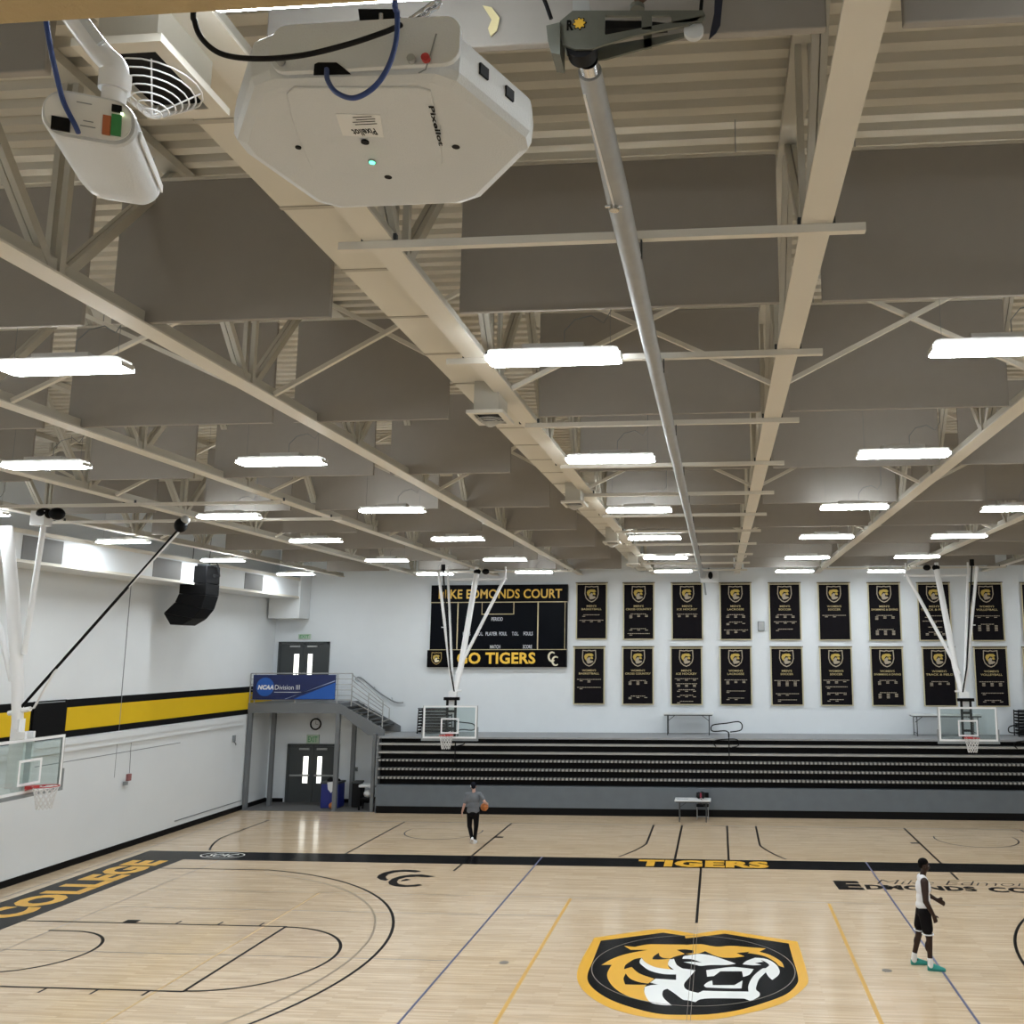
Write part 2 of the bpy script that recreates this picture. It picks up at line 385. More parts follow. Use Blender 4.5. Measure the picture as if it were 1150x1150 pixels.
# lettering
t = MB(); text(t, 'COLLEGE', (-14.62, 1.95, .0022), (0, 1, 0), (-1, 0, 0), 5.5, 1.05, .055); paint('end_lettering', t, M_floorgold, 'gold word COLLEGE on the end band')
t = MB(); text(t, 'TIGERS', (-1.72, 7.72, .0022), (1, 0, 0), (0, 1, 0), 3.52, .78, .06); paint('side_lettering', t, M_floorgold, 'gold word TIGERS on the side band')
t = MB(); text(t, 'E', (3.35, 5.66, .0022), (1, 0, 0), (-.06, 1, 0), .62, .86, .07)
text(t, 'DMONDS', (4.02, 5.72, .0022), (1, 0, 0), (0, 1, 0), 2.62, .46, .05); text(t, 'COURT', (6.92, 5.66, .0022), (1, 0, 0), (0, 1, 0), 2.25, .50, .05)
paint('court_name_lettering', t, M_floorline, 'black court name lettering')
t = MB(); text(t, 'Mike Edmonds', (4.35, 6.28, .0022), (1, 0, 0), (0, 1, 0), 4.4, .42, -.018, .35); paint('signature_lettering', t, M_floorline, 'thin handwriting above the court name')
def fp(pts, ox, oy, s): return [tuple(at(ox+p[0]/s, oy+p[1]/s, 'Z', 0))[:2] for p in pts]
# interlocking letter mark
A = lambda *p: fp(p, 400, 960, 9.583)
t = MB()
t.poly(A((705, 180), (640, 190), (520, 182), (420, 190), (345, 212), (318, 238), (330, 258), (350, 266), (318, 280), (262, 270), (222, 245), (240, 218), (310, 188), (400, 168), (520, 160), (640, 164)), .0022)
t.poly(A((860, 233), (770, 244), (650, 236), (540, 244), (460, 264), (438, 292), (460, 315), (540, 328), (630, 322), (680, 316), (715, 328), (640, 342), (520, 348), (420, 340), (355, 318), (345, 290), (385, 258), (470, 230), (580, 214), (700, 212)), .0022)
t.poly(A((590, 268), (540, 280), (480, 284), (490, 272), (540, 258)), .0022)
paint('letter_mark', t, M_floorline, 'black interlocking double C')
# ring mark in the corner of the band
q = at(250, 960.5, 'Z', 0); t = MB(); rr = [(q.x+.62*math.cos(a*PI/12), q.y+.34*math.sin(a*PI/12)) for a in range(25)]
t.line2(rr, .035, .0022); text(t, 'SCAC', (q.x-.42, q.y-.17, .0022), (1, 0, 0), (0, 1, 0), .84, .34, .01, .3); paint('ring_mark', t, M_floorwhite, 'white oval ring mark in the band corner')
# centre emblem
def soft(P, lim=48, n=4):
    P = [Vector((p[0], p[1])) for p in P]; m = len(P); tn = []
    for i in range(m):
        a = (P[i]-P[i-1]); b = (P[(i+1) % m]-P[i]); tn.append(abs(math.degrees(a.angle_signed(b, 0))) if a.length > 1e-6 and b.length > 1e-6 else 180)
    out = []
    for i in range(m):
        j = (i+1) % m; p1, p2 = P[i], P[j]; out.append(tuple(p1))
        p0 = P[i-1] if tn[i] < lim else p1; p3 = P[(j+1) % m] if tn[j] < lim else p2
        if tn[i] < lim or tn[j] < lim:
            for k in range(1, n):
                t = k/n; q = .5*((2*p1)+(p2-p0)*t+(2*p0-5*p1+4*p2-p3)*t*t+(3*p1-p0-3*p2+p3)*t**3); out.append(tuple(q))
    return out
L_ = lambda *p: fp(p, 640, 1035, 8.214)
R_ = lambda *p: fp(p, 770, 1035, 8.214)
outer = L_((225, 150), (500, 110), (820, 70), (1000, 88)) + R_((0, 100), (90, 115), (220, 95), (360, 80), (600, 118), (1030, 185), (1080, 330), (1130, 520), (1105, 600), (960, 720), (760, 800), (500, 860), (240, 905), (0, 908)) + L_((800, 895), (560, 855), (330, 780), (170, 680), (85, 580), (65, 480), (100, 370), (160, 260))
inner = L_((285, 178), (500, 150), (860, 103), (1060, 132)) + R_((0, 155), (100, 145), (360, 112), (600, 150), (950, 203), (985, 330), (1035, 500), (1025, 580), (930, 670), (740, 745), (500, 815), (260, 852), (40, 862)) + L_((820, 852), (560, 790), (370, 720), (240, 640), (170, 560), (165, 480), (205, 380), (245, 280))
fc = MB().poly(soft(outer), .0022); paint('emblem_border', fc, M_floorgold, 'gold shield border')
paint('emblem_field', MB().poly(soft(inner), .0027), M_bandblk, 'black shield field')
gd = MB()
gd.poly(soft(L_((500, 225), (600, 235), (720, 212), (900, 212), (1067, 214)) + R_((0, 216), (140, 210), (280, 232), (420, 225), (560, 235), (740, 250), (680, 280), (780, 310), (880, 370), (908, 425), (860, 408), (820, 370), (720, 318), (560, 290), (470, 292), (550, 325), (420, 335), (300, 325), (180, 275), (100, 300), (0, 300)) + L_((1000, 265), (1060, 300), (930, 340), (905, 400), (930, 440), (880, 440), (760, 420), (690, 380), (665, 335), (590, 350), (520, 400), (500, 440), (570, 420), (640, 480), (780, 530), (740, 560), (690, 605), (690, 660), (740, 745), (560, 700), (430, 630), (360, 550), (345, 480), (385, 400), (290, 402), (380, 350), (520, 300), (720, 262), (560, 262))), .0032)
paint('emblem_gold', gd, M_floorgold, 'gold fur shapes of the tiger head')
wh = MB()
wh.poly(soft(L_((660, 335), (700, 380), (800, 425), (960, 445), (905, 400), (920, 350), (960, 345), (985, 400), (1040, 435), (1150, 445)) + R_((0, 440), (90, 452), (30, 520), (-15, 580), (10, 630), (115, 660), (160, 640), (370, 645), (580, 648), (580, 590), (620, 510), (700, 440), (740, 430), (770, 400), (720, 365), (690, 358), (720, 372), (640, 385), (700, 400), (620, 405), (525, 395), (560, 365), (640, 335), (740, 345), (820, 385), (862, 440), (860, 490), (800, 540), (765, 510), (740, 470), (680, 530), (655, 590), (650, 630), (682, 660), (675, 695), (600, 735), (540, 712), (180, 712), (90, 745), (20, 728)) + L_((1040, 720), (960, 660), (900, 622), (860, 640), (860, 700), (940, 775), (840, 770), (740, 745), (690, 665), (690, 605), (740, 590), (810, 582), (740, 565), (790, 528), (980, 540), (980, 490), (860, 485), (740, 455), (660, 400), (640, 365))), .0037)
wh.poly(soft(L_((1050, 322), (1100, 312), (1150, 305)) + R_((130, 300), (240, 315), (380, 360), (462, 390), (380, 402), (240, 402), (140, 410), (90, 400), (-20, 375), (60, 372), (150, 380), (60, 350), (-30, 345))), .0037)
wh.poly(soft(R_((190, 450), (400, 422), (500, 425), (628, 440), (590, 490), (530, 512), (520, 460), (320, 460), (260, 505), (198, 510))), .0037)
wh.poly(soft(R_((170, 590), (205, 560), (245, 545), (250, 588), (450, 588), (525, 545), (515, 618), (400, 618), (190, 610))), .0037)
paint('emblem_white', wh, M_floorwhite, 'white muzzle and jaw of the tiger head')
bk = MB()
bk.poly(soft(L_((820, 290), (830, 320), (870, 338), (950, 342), (840, 352), (762, 350), (770, 325))), .0042)
bk.poly(soft(L_((500, 440), (515, 400), (580, 360), (660, 340), (645, 365), (655, 400), (740, 455), (860, 485), (980, 490), (980, 540), (860, 530), (740, 508), (640, 460), (580, 418))), .0042)
bk.poly(soft(L_((515, 480), (560, 530), (660, 565), (820, 582), (660, 585), (510, 582), (495, 530))), .0042)
bk.poly(soft(L_((985, 262), (1060, 258), (1140, 268), (1140, 292), (1060, 300))), .0042)
bk.poly(soft(R_((470, 292), (590, 280), (560, 300), (640, 330), (560, 332), (440, 336), (545, 322))), .0042)
paint('emblem_stripes', bk, M_bandblk, 'black stripes of the tiger head')
paint('centre_circle', MB().line2(arc(0, 0, 1.83, 0, 360, 96), .018, .0046).line2([(-.03, 2.4), (-.03, -2.45)], .008, .0046).line2([(.03, 2.4), (.03, -2.45)], .008, .0046), M_floorgrey)

# ================================================================= DOORS
def door(n, x0, x1, z0, h, lz0, lz1, push):
    t = bpy.data.objects.new('door_%d' % n, None); COL.objects.link(t); t.location = ((x0+x1)/2, YF, z0); t['kind'] = 'structure'
    w = (x1-x0)/2; Y = -.02
    MB().box(-w-.08, -w, -.08, 0, 0, h+.08).box(w, w+.08, -.08, 0, 0, h+.08).box(-w-.08, w+.08, -.08, 0, h, h+.08).box(-.025, .025, -.06, 0, 0, h).build('door_frame', M_dgrey, t)
    for s in (-1, 1):
        a, b = (0.03, w) if s > 0 else (-w, -.03)
        lf = MB().box(a, b, -.045, -.005, 0.01, h-.01).build('door_leaf', M_dgrey, t)
        g0, g1 = (.18, .36) if s > 0 else (-.38, -.18)
        MB().box(g0, g1, -.05, -.044, lz0, lz1).build('lite', M_glow, lf, label='bright narrow glass panel')
        if push: MB().box(min(s*.1, s*.88), max(s*.1, s*.88), -.12, -.05, .98, 1.04).build('push_bar', M_galv, lf)
        MB().box(min(s*.15, s*.55), max(s*.15, s*.55), -.10, -.045, h-.14, h-.07).build('door_closer', M_galv, lf)
    return t
door(1, -16.02, -14.12, 0, 2.10, .72, 1.72, True)
door(2, -16.62, -14.72, 3.86, 2.15, .35, 1.75, False)

# ================================================================= CEILING STRUCTURE
ZC = 8.62
CH = [-14.28, -11.13, -8.06, -4.76, -1.90, 1.28, 4.31, 7.42, 10.5, 13.6]
names = {-14.28: 'cream steel roof truss nearest the left wall', -11.13: 'cream steel roof truss second from the left wall', -8.06: 'cream steel roof truss third from the left wall',
         -4.76: 'cream steel roof truss sloping down from the left edge of the view', -1.90: 'cream steel roof truss running beside the flat duct', 1.28: 'cream steel roof truss right of the long grey pipe',
         4.31: 'cream steel roof truss entering at the right edge of the view', 7.42: 'cream steel roof truss right of the right edge truss, far end in view', 10.5: 'cream steel roof truss above the right side hoop', 13.6: 'cream steel roof truss nearest the right wall'}
tr = thing('roof_truss', names[CH[0]], 'roof truss', (CH[0], 0, ZC), 0, 'roof trusses along the hall')
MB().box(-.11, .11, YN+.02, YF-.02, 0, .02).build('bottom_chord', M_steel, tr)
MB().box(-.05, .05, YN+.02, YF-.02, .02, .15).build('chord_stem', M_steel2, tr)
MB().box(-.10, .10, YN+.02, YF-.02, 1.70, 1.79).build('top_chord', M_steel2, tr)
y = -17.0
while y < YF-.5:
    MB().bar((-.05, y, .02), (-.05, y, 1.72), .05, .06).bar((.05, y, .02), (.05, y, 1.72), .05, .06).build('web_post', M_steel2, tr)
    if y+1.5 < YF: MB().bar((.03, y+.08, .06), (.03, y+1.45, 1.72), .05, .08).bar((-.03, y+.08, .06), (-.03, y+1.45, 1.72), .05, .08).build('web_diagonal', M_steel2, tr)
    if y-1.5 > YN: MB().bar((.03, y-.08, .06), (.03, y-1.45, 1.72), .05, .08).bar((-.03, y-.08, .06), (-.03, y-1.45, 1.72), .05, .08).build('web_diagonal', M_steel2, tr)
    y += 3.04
for x in CH[1:]:
    c = copy_tree(tr); c.location = (x, 0, ZC); c['label'] = names[x]
# sway braces: crossed angles between neighbouring trusses
ROWN = {-7.45: 'nearest row', -1.10: 'second row', 5.25: 'third row', 11.85: 'far row'}
for Yb in (-7.45, -1.10, 5.25, 11.85):
    for i in range(len(CH)-1):
        a, b = CH[i]+.10, CH[i+1]-.10
        t = thing('cross_brace', 'crossed steel brace between roof trusses, %s, %s bay from the left' % (ROWN[Yb], ['second', 'third', 'fourth', 'fifth', 'sixth', 'seventh', 'eighth', 'ninth', 'tenth'][i]), 'brace', ((a+b)/2, Yb, ZC), 0, 'crossed braces between the trusses')
        h = (b-a)/2
        MB().bar((-h, -.001, .045), (h, -.001, 1.50), .05, .05).build('brace_angle', M_steel, t)
        MB().bar((h, .06, .05), (-h, .06, 1.50), .05, .05).build('brace_angle', M_steel, t)
# acoustic baffles
BAY = [(-14.0, -11.6, 'nearest the left wall'), (-10.5, -8.56, 'in the third bay from the left'), (-8.2, -5.33, 'left of the long diagonal truss'), (-5.04, -2.94, 'left of the flat duct'),
       (-1.74, 1.12, 'in the bay of the long pipe'), (1.49, 4.2, 'in the bay right of the pipe'), (4.52, 7.25, 'in the second bay right of the pipe'), (7.6, 10.3, 'above the right side hoop'), (10.7, 13.4, 'nearest the right wall')]
RY = [-13.32, -9.80, -6.17, -2.60, 1.02, 4.57, 8.1, 11.6, 15.1]
RN = ['first row from the top', 'second row', 'third row', 'fourth row', 'fifth row', 'sixth row', 'seventh row', 'eighth row', 'last row']
RN[1] = 'second row from the top'
def in_view(x0, x1, Y, z=8.66):
    for x in (x0, x1, (x0+x1)/2):
        d = np.array([x, Y, z])-CPOS; dd = d @ _F
        if dd > .5:
            u = CCX+CF*(d @ CR)/dd; v = CCY-CF*(d @ CU)/dd
            if -30 < u < 1180 and v > -20: return True
    return False
for j, Yr in enumerate(RY):
    for x0, x1, bl in BAY:
        if not in_view(x0, x1, Yr): continue
        t = thing('acoustic_baffle', 'grey acoustic baffle %s, %s' % (bl, RN[j]), 'acoustic baffle', ((x0+x1)/2, Yr, 8.66), 0, 'grey acoustic baffles under the roof')
        w = (x1-x0)/2
        MB().box(-w, w, -.025, .025, 0, 1.40).build('panel', M_baffle, t, bevel=.008)
        MB().box(-w, w, -.03, .03, 1.40, 1.43).build('top_rail', M_steel, t)
        for s in (-1, 1): MB().tube([(s*w*.75, 0, 1.42), (s*w*.75, 0, 1.77)], .005, 5).build('hanger_wire', M_grey, t)
# light fixtures
LX = {'m': (-1.01, [-14.12, -9.07, -4.42, .44, 4.9, 9.64, 14.2]), 'r': (3.25, [-14.12, -9.0, -4.38, .43, 5.06, 10.0, 14.6]), 's': (6.51, [-14.12, -9.0, -4.2, .95, 5.25, 10.05, 14.9]),
      'l': (-5.94, [-14.12, -9.2, -4.66, 0, 4.62, 9.68, 14.05]), 'k': (-9.63, [-14.12, -9.3, -4.72, .5, 4.63, 9.6, 14.4]), 'o': (-14.60, [-9.3, -4.9, -.3, 4.35, 9.07, 13.9]), 'u': (13.6, [-13.9, -9, -4.3, .6, 5.1, 9.9, 14.5])}  # column u: unseen lamps added for extra illumination
LN = {'m': 'left of the long pipe', 'r': 'right of the long pipe', 's': 'in the rightmost column', 'l': 'left of the flat duct', 'k': 'second column from left wall', 'o': 'beside the left wall', 'u': 'added unseen beside the right wall'}
ON = ['first from the viewer', 'second from the viewer', 'third from the viewer', 'fourth from the viewer', 'fifth from the viewer', 'sixth from the viewer', 'last before the end wall']
lt = thing('ceiling_light', 'x', 'ceiling light', (0, 0, 8.44), 0, 'long white ceiling lights')
pl = rrect(-.655, .655, -.165, .165, .07)
MB().prism([(p[0], p[1], 0) for p in pl], (0, 0, .024)).build('lens', M_lens, lt, label='glowing white lens')
for s in (-1, 1): MB().box(min(s*.650, s*.662), max(s*.650, s*.662), -.10, .10, .0, .05).build('added_end_shield', M_house, lt)  # added to block light from the glowing lens ends
MB().prism([(p[0]*.97, p[1]*.9, .024) for p in pl], (0, 0, .061)).build('housing', M_house, lt)
MB().box(-.3, .3, -.09, .09, .085, .15).build('driver_box', M_house, lt)
MB().tube([(.1, 0, .15), (.1, 0, .3), (.2, .02, .42), (.36, .03, .46), (.48, .03, .38), (.55, .03, .5), (.55, .03, 1.2), (.55, .03, 1.97)], .006, 6).build('power_cord', M_grey, lt)
for s in (-1, 1): MB().tube([(s*.55, 0, .08), (s*.55, 0, 1.98)], .0025, 5).build('hanger_wire', M_grey, lt)
first = True
for k in 'mrslkou':
    X, Ys = LX[k]
    for i, Yl in enumerate(Ys):
        c = lt if first else copy_tree(lt); first = False
        c.location = (X, Yl, 8.44)
        vis = [q for q in Ys if in_view(X-.6, X+.6, q, 8.44)]
        if Yl in vis:
            r = vis.index(Yl); m_ = len(vis)
            wd = 'nearest one' if r == 0 else ('farthest one' if r == m_-1 else ['', 'second nearest', 'third nearest', 'fourth nearest', 'fifth nearest', 'sixth nearest'][r])
            c['label'] = 'white ceiling light %s, %s in its column' % (LN[k], wd)
        else: c['label'] = 'long white ceiling light %s, out of view overhead' % LN[k]
        if k == 'k' and False: pass
# flat duct with register boxes
t = thing('air_duct', 'long flat cream air duct with cross seams running beside a roof truss', 'air duct', (-2.35, 0, 8.76))
MB().box(-.16, .24, YN+.1, YF-.1, 0, .26).build('duct_body', M_duct, t)
y = -13.75
while y < YF-.5: MB().box(-.165, .245, y-.02, y+.02, -.008, .265).build('seam', M_seam, t); y += 1.06
for i, (Yd, sz) in enumerate(((-13.61, .48), (-7.24, .48), (-.94, .48), (5.1, .48), (10.8, .48))):
    d = thing('air_register', 'square air register under the flat duct, %s' % ['with a round white wire guard', 'beside the nearest middle light', 'third from the viewer', 'fourth from the viewer', 'farthest in view'][i], 'air register', (-2.136 if i == 0 else -2.10, Yd, 8.36), 0, 'air registers under the duct')
    x0, x1 = -.165, .165
    MB().box(x0+.02, x1-.02, -sz/2+.02, sz/2-.02, .04, .41).build('neck', M_steel2, d)
    fl = MB(); fl.box(x0-.05, x1+.05, -sz/2-.05, -sz/2+.02, 0, .04).box(x0-.05, x1+.05, sz/2-.02, sz/2+.05, 0, .04).box(x0-.05, x0+.02, -sz/2+.02, sz/2-.02, 0, .04).box(x1-.02, x1+.05, -sz/2+.02, sz/2-.02, 0, .04)
    fl.build('flange', M_steel, d); MB().box(x0+.02, x1-.02, -sz/2+.02, sz/2-.02, .035, .04).build('opening', M_black, d, label='dark opening')
    g = MB(); cxm = (x0+x1)/2
    for q in range(7):
        R = .21-.028*q if i == 0 else .16-.022*q; zz = -.015-.012*q*(2 if i == 0 else 1)
        g.tube([(cxm+R*math.cos(a*PI/10), R*math.sin(a*PI/10), zz) for a in range(20)], .004, 5, closed=True)
    for a in range(0, 20, 5 if i == 0 else 10): g.tube([(cxm+.2*math.cos(a*PI/10+.5), .2*math.sin(a*PI/10+.5), 0), (cxm, 0, -.17 if i == 0 else -.09)], .004, 5)
    g.build('wire_guard', M_white if i == 0 else M_steel, d)
# cross struts under the trusses
def strut(x0, x1, Y, z, lab, r=0):
    t = thing('cross_strut', lab, 'strut', ((x0+x1)/2, Y, z), r, 'steel struts clamped under the trusses')
    w = (x1-x0)/2; MB().box(-w, w, -.03, .03, -.06, 0).build('channel', M_galv if z < 8.59 else M_steel, t)
    for x in CH:
        if x0 < x < x1:
            for e in (-.12, .12): MB().box(x-(x0+x1)/2+e-.012, x-(x0+x1)/2+e+.012, -.02, .02, -.002, .06).build('clamp', M_dgrey, t)
SN = ['nearest, at the top of the view', 'second', 'third', 'fourth', 'fifth', 'sixth', 'seventh', 'eighth', 'ninth', 'tenth', 'farthest']
for i in range(11):
    Y = -11.33+2.66*i; strut(-2.2 if i < 2 else -1.95, 1.62, Y, ZC-.002, 'steel strut across the long pipe, %s of the row' % SN[i])
strut(-14.6, -8.0, -.55, 8.60, 'steel strut above the left hoop, nearer of two'); strut(-14.6, -7.7, 1.65, 8.60, 'steel strut above the left hoop, farther of two')
strut(-10.6, -4.7, 14.9, 8.60, 'steel strut behind the hoop in front of the scoreboard'); strut(4.25, 10.6, 14.9, 8.60, 'steel strut behind the right side hoop')

# long grey pipe (curtain roller) and its gear bracket
t = thing('curtain_pipe', 'long galvanised grey pipe hanging under the roof along the hall', 'pipe', (-.04, 0, 8.44))
MB().tube([(0, -13.42, 0), (0, -12.2, 0), (0, -5, 0), (0, 6, 0), (0, 16.0, 0)], [.058, .075, .075, .075, .075], 20).build('tube', M_galv, t)
MB().tube([(0, -13.50, 0), (0, -13.40, 0)], .05, 18).build('shaft', M_chrome, t)
MB().bar((-.045, -13.3, -.045), (-.02, -12.2, -.078), .012, .006).build('strap', M_white, t)
MB().tube([(-.02, -12.2, -.07), (-.02, -12.2, -.10)], .03, 12).tube([(-.075, -12.2, -.07), (.03, -12.2, -.07)], .010, 8).build('bolt', M_chrome, t)
for Y in [-11.33+2.66*i for i in range(10)]:
    MB().box(.07, .082, Y-.015, Y+.015, -.02, .16).build('hanger', M_dgrey, t)
t = thing('hoist_bracket', 'grey steel pulley bracket with a yellow star badge on the near end of the pipe', 'bracket', (0, -13.55, 8.44))
PB = lambda Y, *p: [at(600+a/5.227, b/5.227, 'Y', Y) for a, b in p]
Yf = -13.62
pts = PB(Yf, (225, 62), (990, 60), (1005, 90), (905, 145), (560, 215), (420, 260), (340, 285), (240, 288), (165, 262), (150, 200), (150, 125))
fr = MB()
def ringpoly(mb, out, hole_list, vec):
    mb.prism(out, vec)
# front plate assembled from webs so the windows stay open
for q in (((225, 62), (990, 60), (1005, 92), (220, 92)), ((150, 125), (225, 62), (230, 92), (415, 92), (412, 260), (340, 285), (240, 288), (165, 262)), ((630, 90), (690, 90), (690, 175), (630, 172)), ((412, 205), (905, 110), (1005, 90), (905, 145), (560, 215), (412, 262)), ((805, 92), (1005, 92), (985, 125), (805, 135))):
    fr.prism(PB(Yf, *q), (0, .012, 0))
fr.build('front_plate', M_bracket, t, world=True)
bkp = MB()
for q in (((160, 250), (420, 265), (880, 190), (880, 215), (420, 345), (300, 358), (190, 320)), ((640, 205), (690, 200), (690, 275), (645, 285)),):
    bkp.prism(PB(-13.42, *q), (0, .012, 0))
bkp.build('rear_plate', M_bracket, t, world=True)
sp = MB()
c0 = at(600+268/5.227, 215/5.227, 'Y', Yf); 
sp.tube([(c0.x, -13.60, c0.z-.02), (c0.x, -13.52, c0.z-.02)], .072, 20); sp.build('sheave', M_rubber, t, world=True)
c1 = at(600+935/5.227, 155/5.227, 'Y', Yf); MB().tube([(c1.x, -13.60, c1.z), (c1.x, -13.575, c1.z)], .046, 20).build('sheave', M_whitep, t, world=True)
MB().prism(PB(-13.64, (70, 150), (150, 130), (150, 320), (100, 310), (80, 240)), (0, .14, 0)).build('gear_case', M_bracket, t, world=True)
MB().prism(PB(-13.5, (410, 120), (640, 122), (780, 135), (780, 150), (640, 160), (410, 168)), (0, .05, 0)).build('drive_shaft', M_rubber, t, world=True)
st = MB(); cc = at(600+265/5.227, 138/5.227, 'Y', Yf-.003); P = []
for k in range(32):
    r = .028 if (k % 4) in (0, 1) else .020; P.append((cc.x+r*math.cos(2*PI*k/32), cc.y, cc.z+r*math.sin(2*PI*k/32)))
st.prism(P, (0, -.003, 0)); st.build('star_badge', mat('badge_yellow', (.7, .42, .04), .5), t, world=True)
sb_ = MB(); P2 = [((p[0]-cc.x)*1.22+cc.x, cc.y+.001, (p[2]-cc.z)*1.22+cc.z) for p in P]; sb_.prism(P2, (0, -.001, 0)); o_ = at(600+190/5.227, 180/5.227, 'Y', Yf-.004)
text(sb_, 'R', o_, (1, 0, 0), (0, 0, 1), .032, .055, .05); sb_.build('badge_letter', M_black, t, world=True, label='black letter R and star outline')
MB().prism(PB(-13.60, (225, 0), (320, 0), (328, 62), (225, 62)), (0, .10, 0)).build('hanger_post', M_galv, t, world=True)
MB().tube([at(600+605/5.227, 35/5.227, 'Y', -13.56), at(600+605/5.227, 62/5.227, 'Y', -13.56)], .035, 10).build('eye_nut', M_bracket, t, world=True)
a = at(600+595/5.227, 0, 'Y', -13.56)
MB().tube([at(600+600/5.227, 0, 'Y', -13.56), at(600+690/5.227, -14, 'Y', -13.56)], .03, 10).build('shackle', mat('rusty_brown', (.10, .05, .03), .7), t, world=True)
cd = MB().tube([at(607, -10, 'Y', -13.7), at(613, 4, 'Y', -13.66), at(619, 21, 'Y', -13.64)], .011, 6)
tag(cd.build('hoist_rope', M_black), 'short black rope running to the left end of the pulley bracket', 'rope')
cd = MB().prism([at(803, -15, 'Y', -13.5), at(813, -15, 'Y', -13.5), at(809, 28, 'Y', -13.5), at(804, 37, 'Y', -13.5), at(796, 44, 'Y', -13.5), at(802, 15, 'Y', -13.5)], (0, .006, 0))
tag(cd.build('hanging_strap', mat('dark_blue_strap', (.012, .014, .03), .7)), 'dark webbing strap hanging right of the pulley bracket', 'strap')
cd = MB().tube([at(789, -10, 'Y', -13.45), at(787, 12, 'Y', -13.45), at(786, 18, 'Y', -13.45)], .010, 6)
tag(cd.build('hoist_rope', M_black), 'thin black rope dropping onto the right end of the pulley bracket', 'rope')
cd = MB().prism([at(*p, 'Y', -13.36) for p in ((542, 6), (552, 8), (561, 20), (558, 34), (551, 41), (548, 32), (552, 22))], (0, .004, 0))
tag(cd.build('tape_strip', M_tape), 'torn pale yellow tape strip dangling below the tan soffit', 'tape')

# ================================================================= NEAR DEVICES
# large white multi-lens camera housing
t = thing('court_camera', 'large white camera housing seen from behind and below, green light on it', 'camera', (-.22, -15.5, 6.83))
B = [at(*p, 'Z', 6.83) for p in ((305, 90), (318, 86), (400, 85), (470, 86), (490, 80), (504, 100), (556, 165), (520, 205), (500, 218), (420, 219), (345, 217), (322, 200), (300, 178), (284, 155), (280, 140), (293, 110))]
Tt = []
cen = Vector((-.24, -15.47, 0))
for i, p in enumerate(B):
    d = Vector((p.x, p.y, 0))-cen
    Tt.append(p)
Tpx = [(300, 82), (312, 58), (345, 34), (470, 32), (512, 44), (545, 76), (588, 122), (575, 165)]
N = 28
def resample(P, n):
    P = [Vector(p) for p in P]; m = len(P); L = [0]
    for i in range(m): L.append(L[-1]+(P[(i+1) % m]-P[i]).length)
    out = []
    for k in range(n):
        s = L[-1]*k/n
        for i in range(m):
            if L[i] <= s <= L[i+1]:
                f = (s-L[i])/max(L[i+1]-L[i], 1e-6); out.append(P[i].lerp(P[(i+1) % m], f)); break
    return out
# plan outline (metres, world) from the surveyed corners: hexagonal body
plan = [(-.38, -15.74), (-.02, -15.73), (.02, -15.70), (.125, -15.47), (.12, -15.42), (-.06, -15.20), (-.12, -15.17), (-.47, -15.17), (-.52, -15.21), (-.585, -15.46), (-.58, -15.52), (-.43, -15.72)]
def ringz(sc, z, dy=0):
    cx, cy = -.23, -15.46
    return [(cx+(p[0]-cx)*sc, cy+(p[1]-cy)*sc+dy, z) for p in plan]
rings = [ringz(.90, 6.820), ringz(.965, 6.828), ringz(.99, 6.845), ringz(1.0, 6.885), ringz(.99, 6.925), ringz(.95, 6.94), ringz(.90, 6.945)]
bd = MB(); n = len(plan)
for i in range(len(rings)-1):
    bd.add(rings[i]+rings[i+1], [(k, (k+1) % n, n+(k+1) % n, n+k) for k in range(n)])
bd.add(rings[0], [tuple(range(n))[::-1]]); bd.add(rings[-1], [tuple(range(n))])
bdo = bd.build('body', M_whitep, t, world=True, fixn=True, bevel=.008)
inset = [at(*p, 'Z', 6.8215) for p in ((330, 96), (470, 96), (484, 100), (494, 150), (497, 182), (488, 191), (400, 192), (350, 188), (330, 140), (322, 104))]
MB().prism(inset, (0, 0, -.006)).build('bottom_panel', M_whitep, t, world=True, bevel=.003)
ZP = 6.815
lp = [at(*p, 'Z', ZP) for p in ((377, 128), (427, 129), (431, 154), (385, 152))]
lab = MB().prism(lp, (0, 0, -.0008)).build('rating_label', M_label, t, world=True)
tx = MB(); ux = (lp[0]-lp[1]).normalized(); uy = (lp[0]-lp[3]).normalized(); uy = Vector((0, -1, 0)); ux = Vector((-1, 0, 0))
Q = lambda u, v: at(u, v, 'Z', ZP-.0012)
o1 = Q(420, 144); o2 = Q(393, 144); h_ = abs(Q(407, 151).y-Q(407, 144).y)
text(tx, 'Pixellot', Vector((o1.x, o1.y, o1.z)), (-1, 0, 0), (0, 1, 0), (o1-o2).length, h_*1.1, .03)
for r_, (a_, b_) in enumerate(((396, 418), (400, 422), (396, 422), (399, 424))):
    p0 = Q(a_, 132+r_*2.7); p1 = Q(b_, 132+r_*2.7); tx.box(p0.x, p1.x, p0.y-.0012, p0.y+.0012, ZP-.0014, ZP-.001)
tx.build('label_print', M_black, lab, world=True)
tx = MB(); a_ = Q(481, 119); b_ = Q(493, 164); L2 = (b_-a_); uxx = L2.normalized(); uyy = Vector((uxx.y, -uxx.x, 0))
text(tx, 'Pixellot', a_, uxx, uyy, L2.length, .012, .03)
tx.build('brand_lettering', M_black, t, world=True, label='small black lettering along the edge')
for (u, v) in ((410, 159), (436, 198), (512, 164)):
    p = at(u, v, 'Z', ZP-.002 if u < 430 else 6.822); MB().tube([p, p+Vector((0, 0, -.003))], .0095, 14).build('screw_hole', M_black, t, world=True)
p = at(335, 165, 'Z', 6.82); MB().tube([p, p+Vector((0, 0, -.003))], .007, 12).build('screw_hole', M_black, t, world=True)
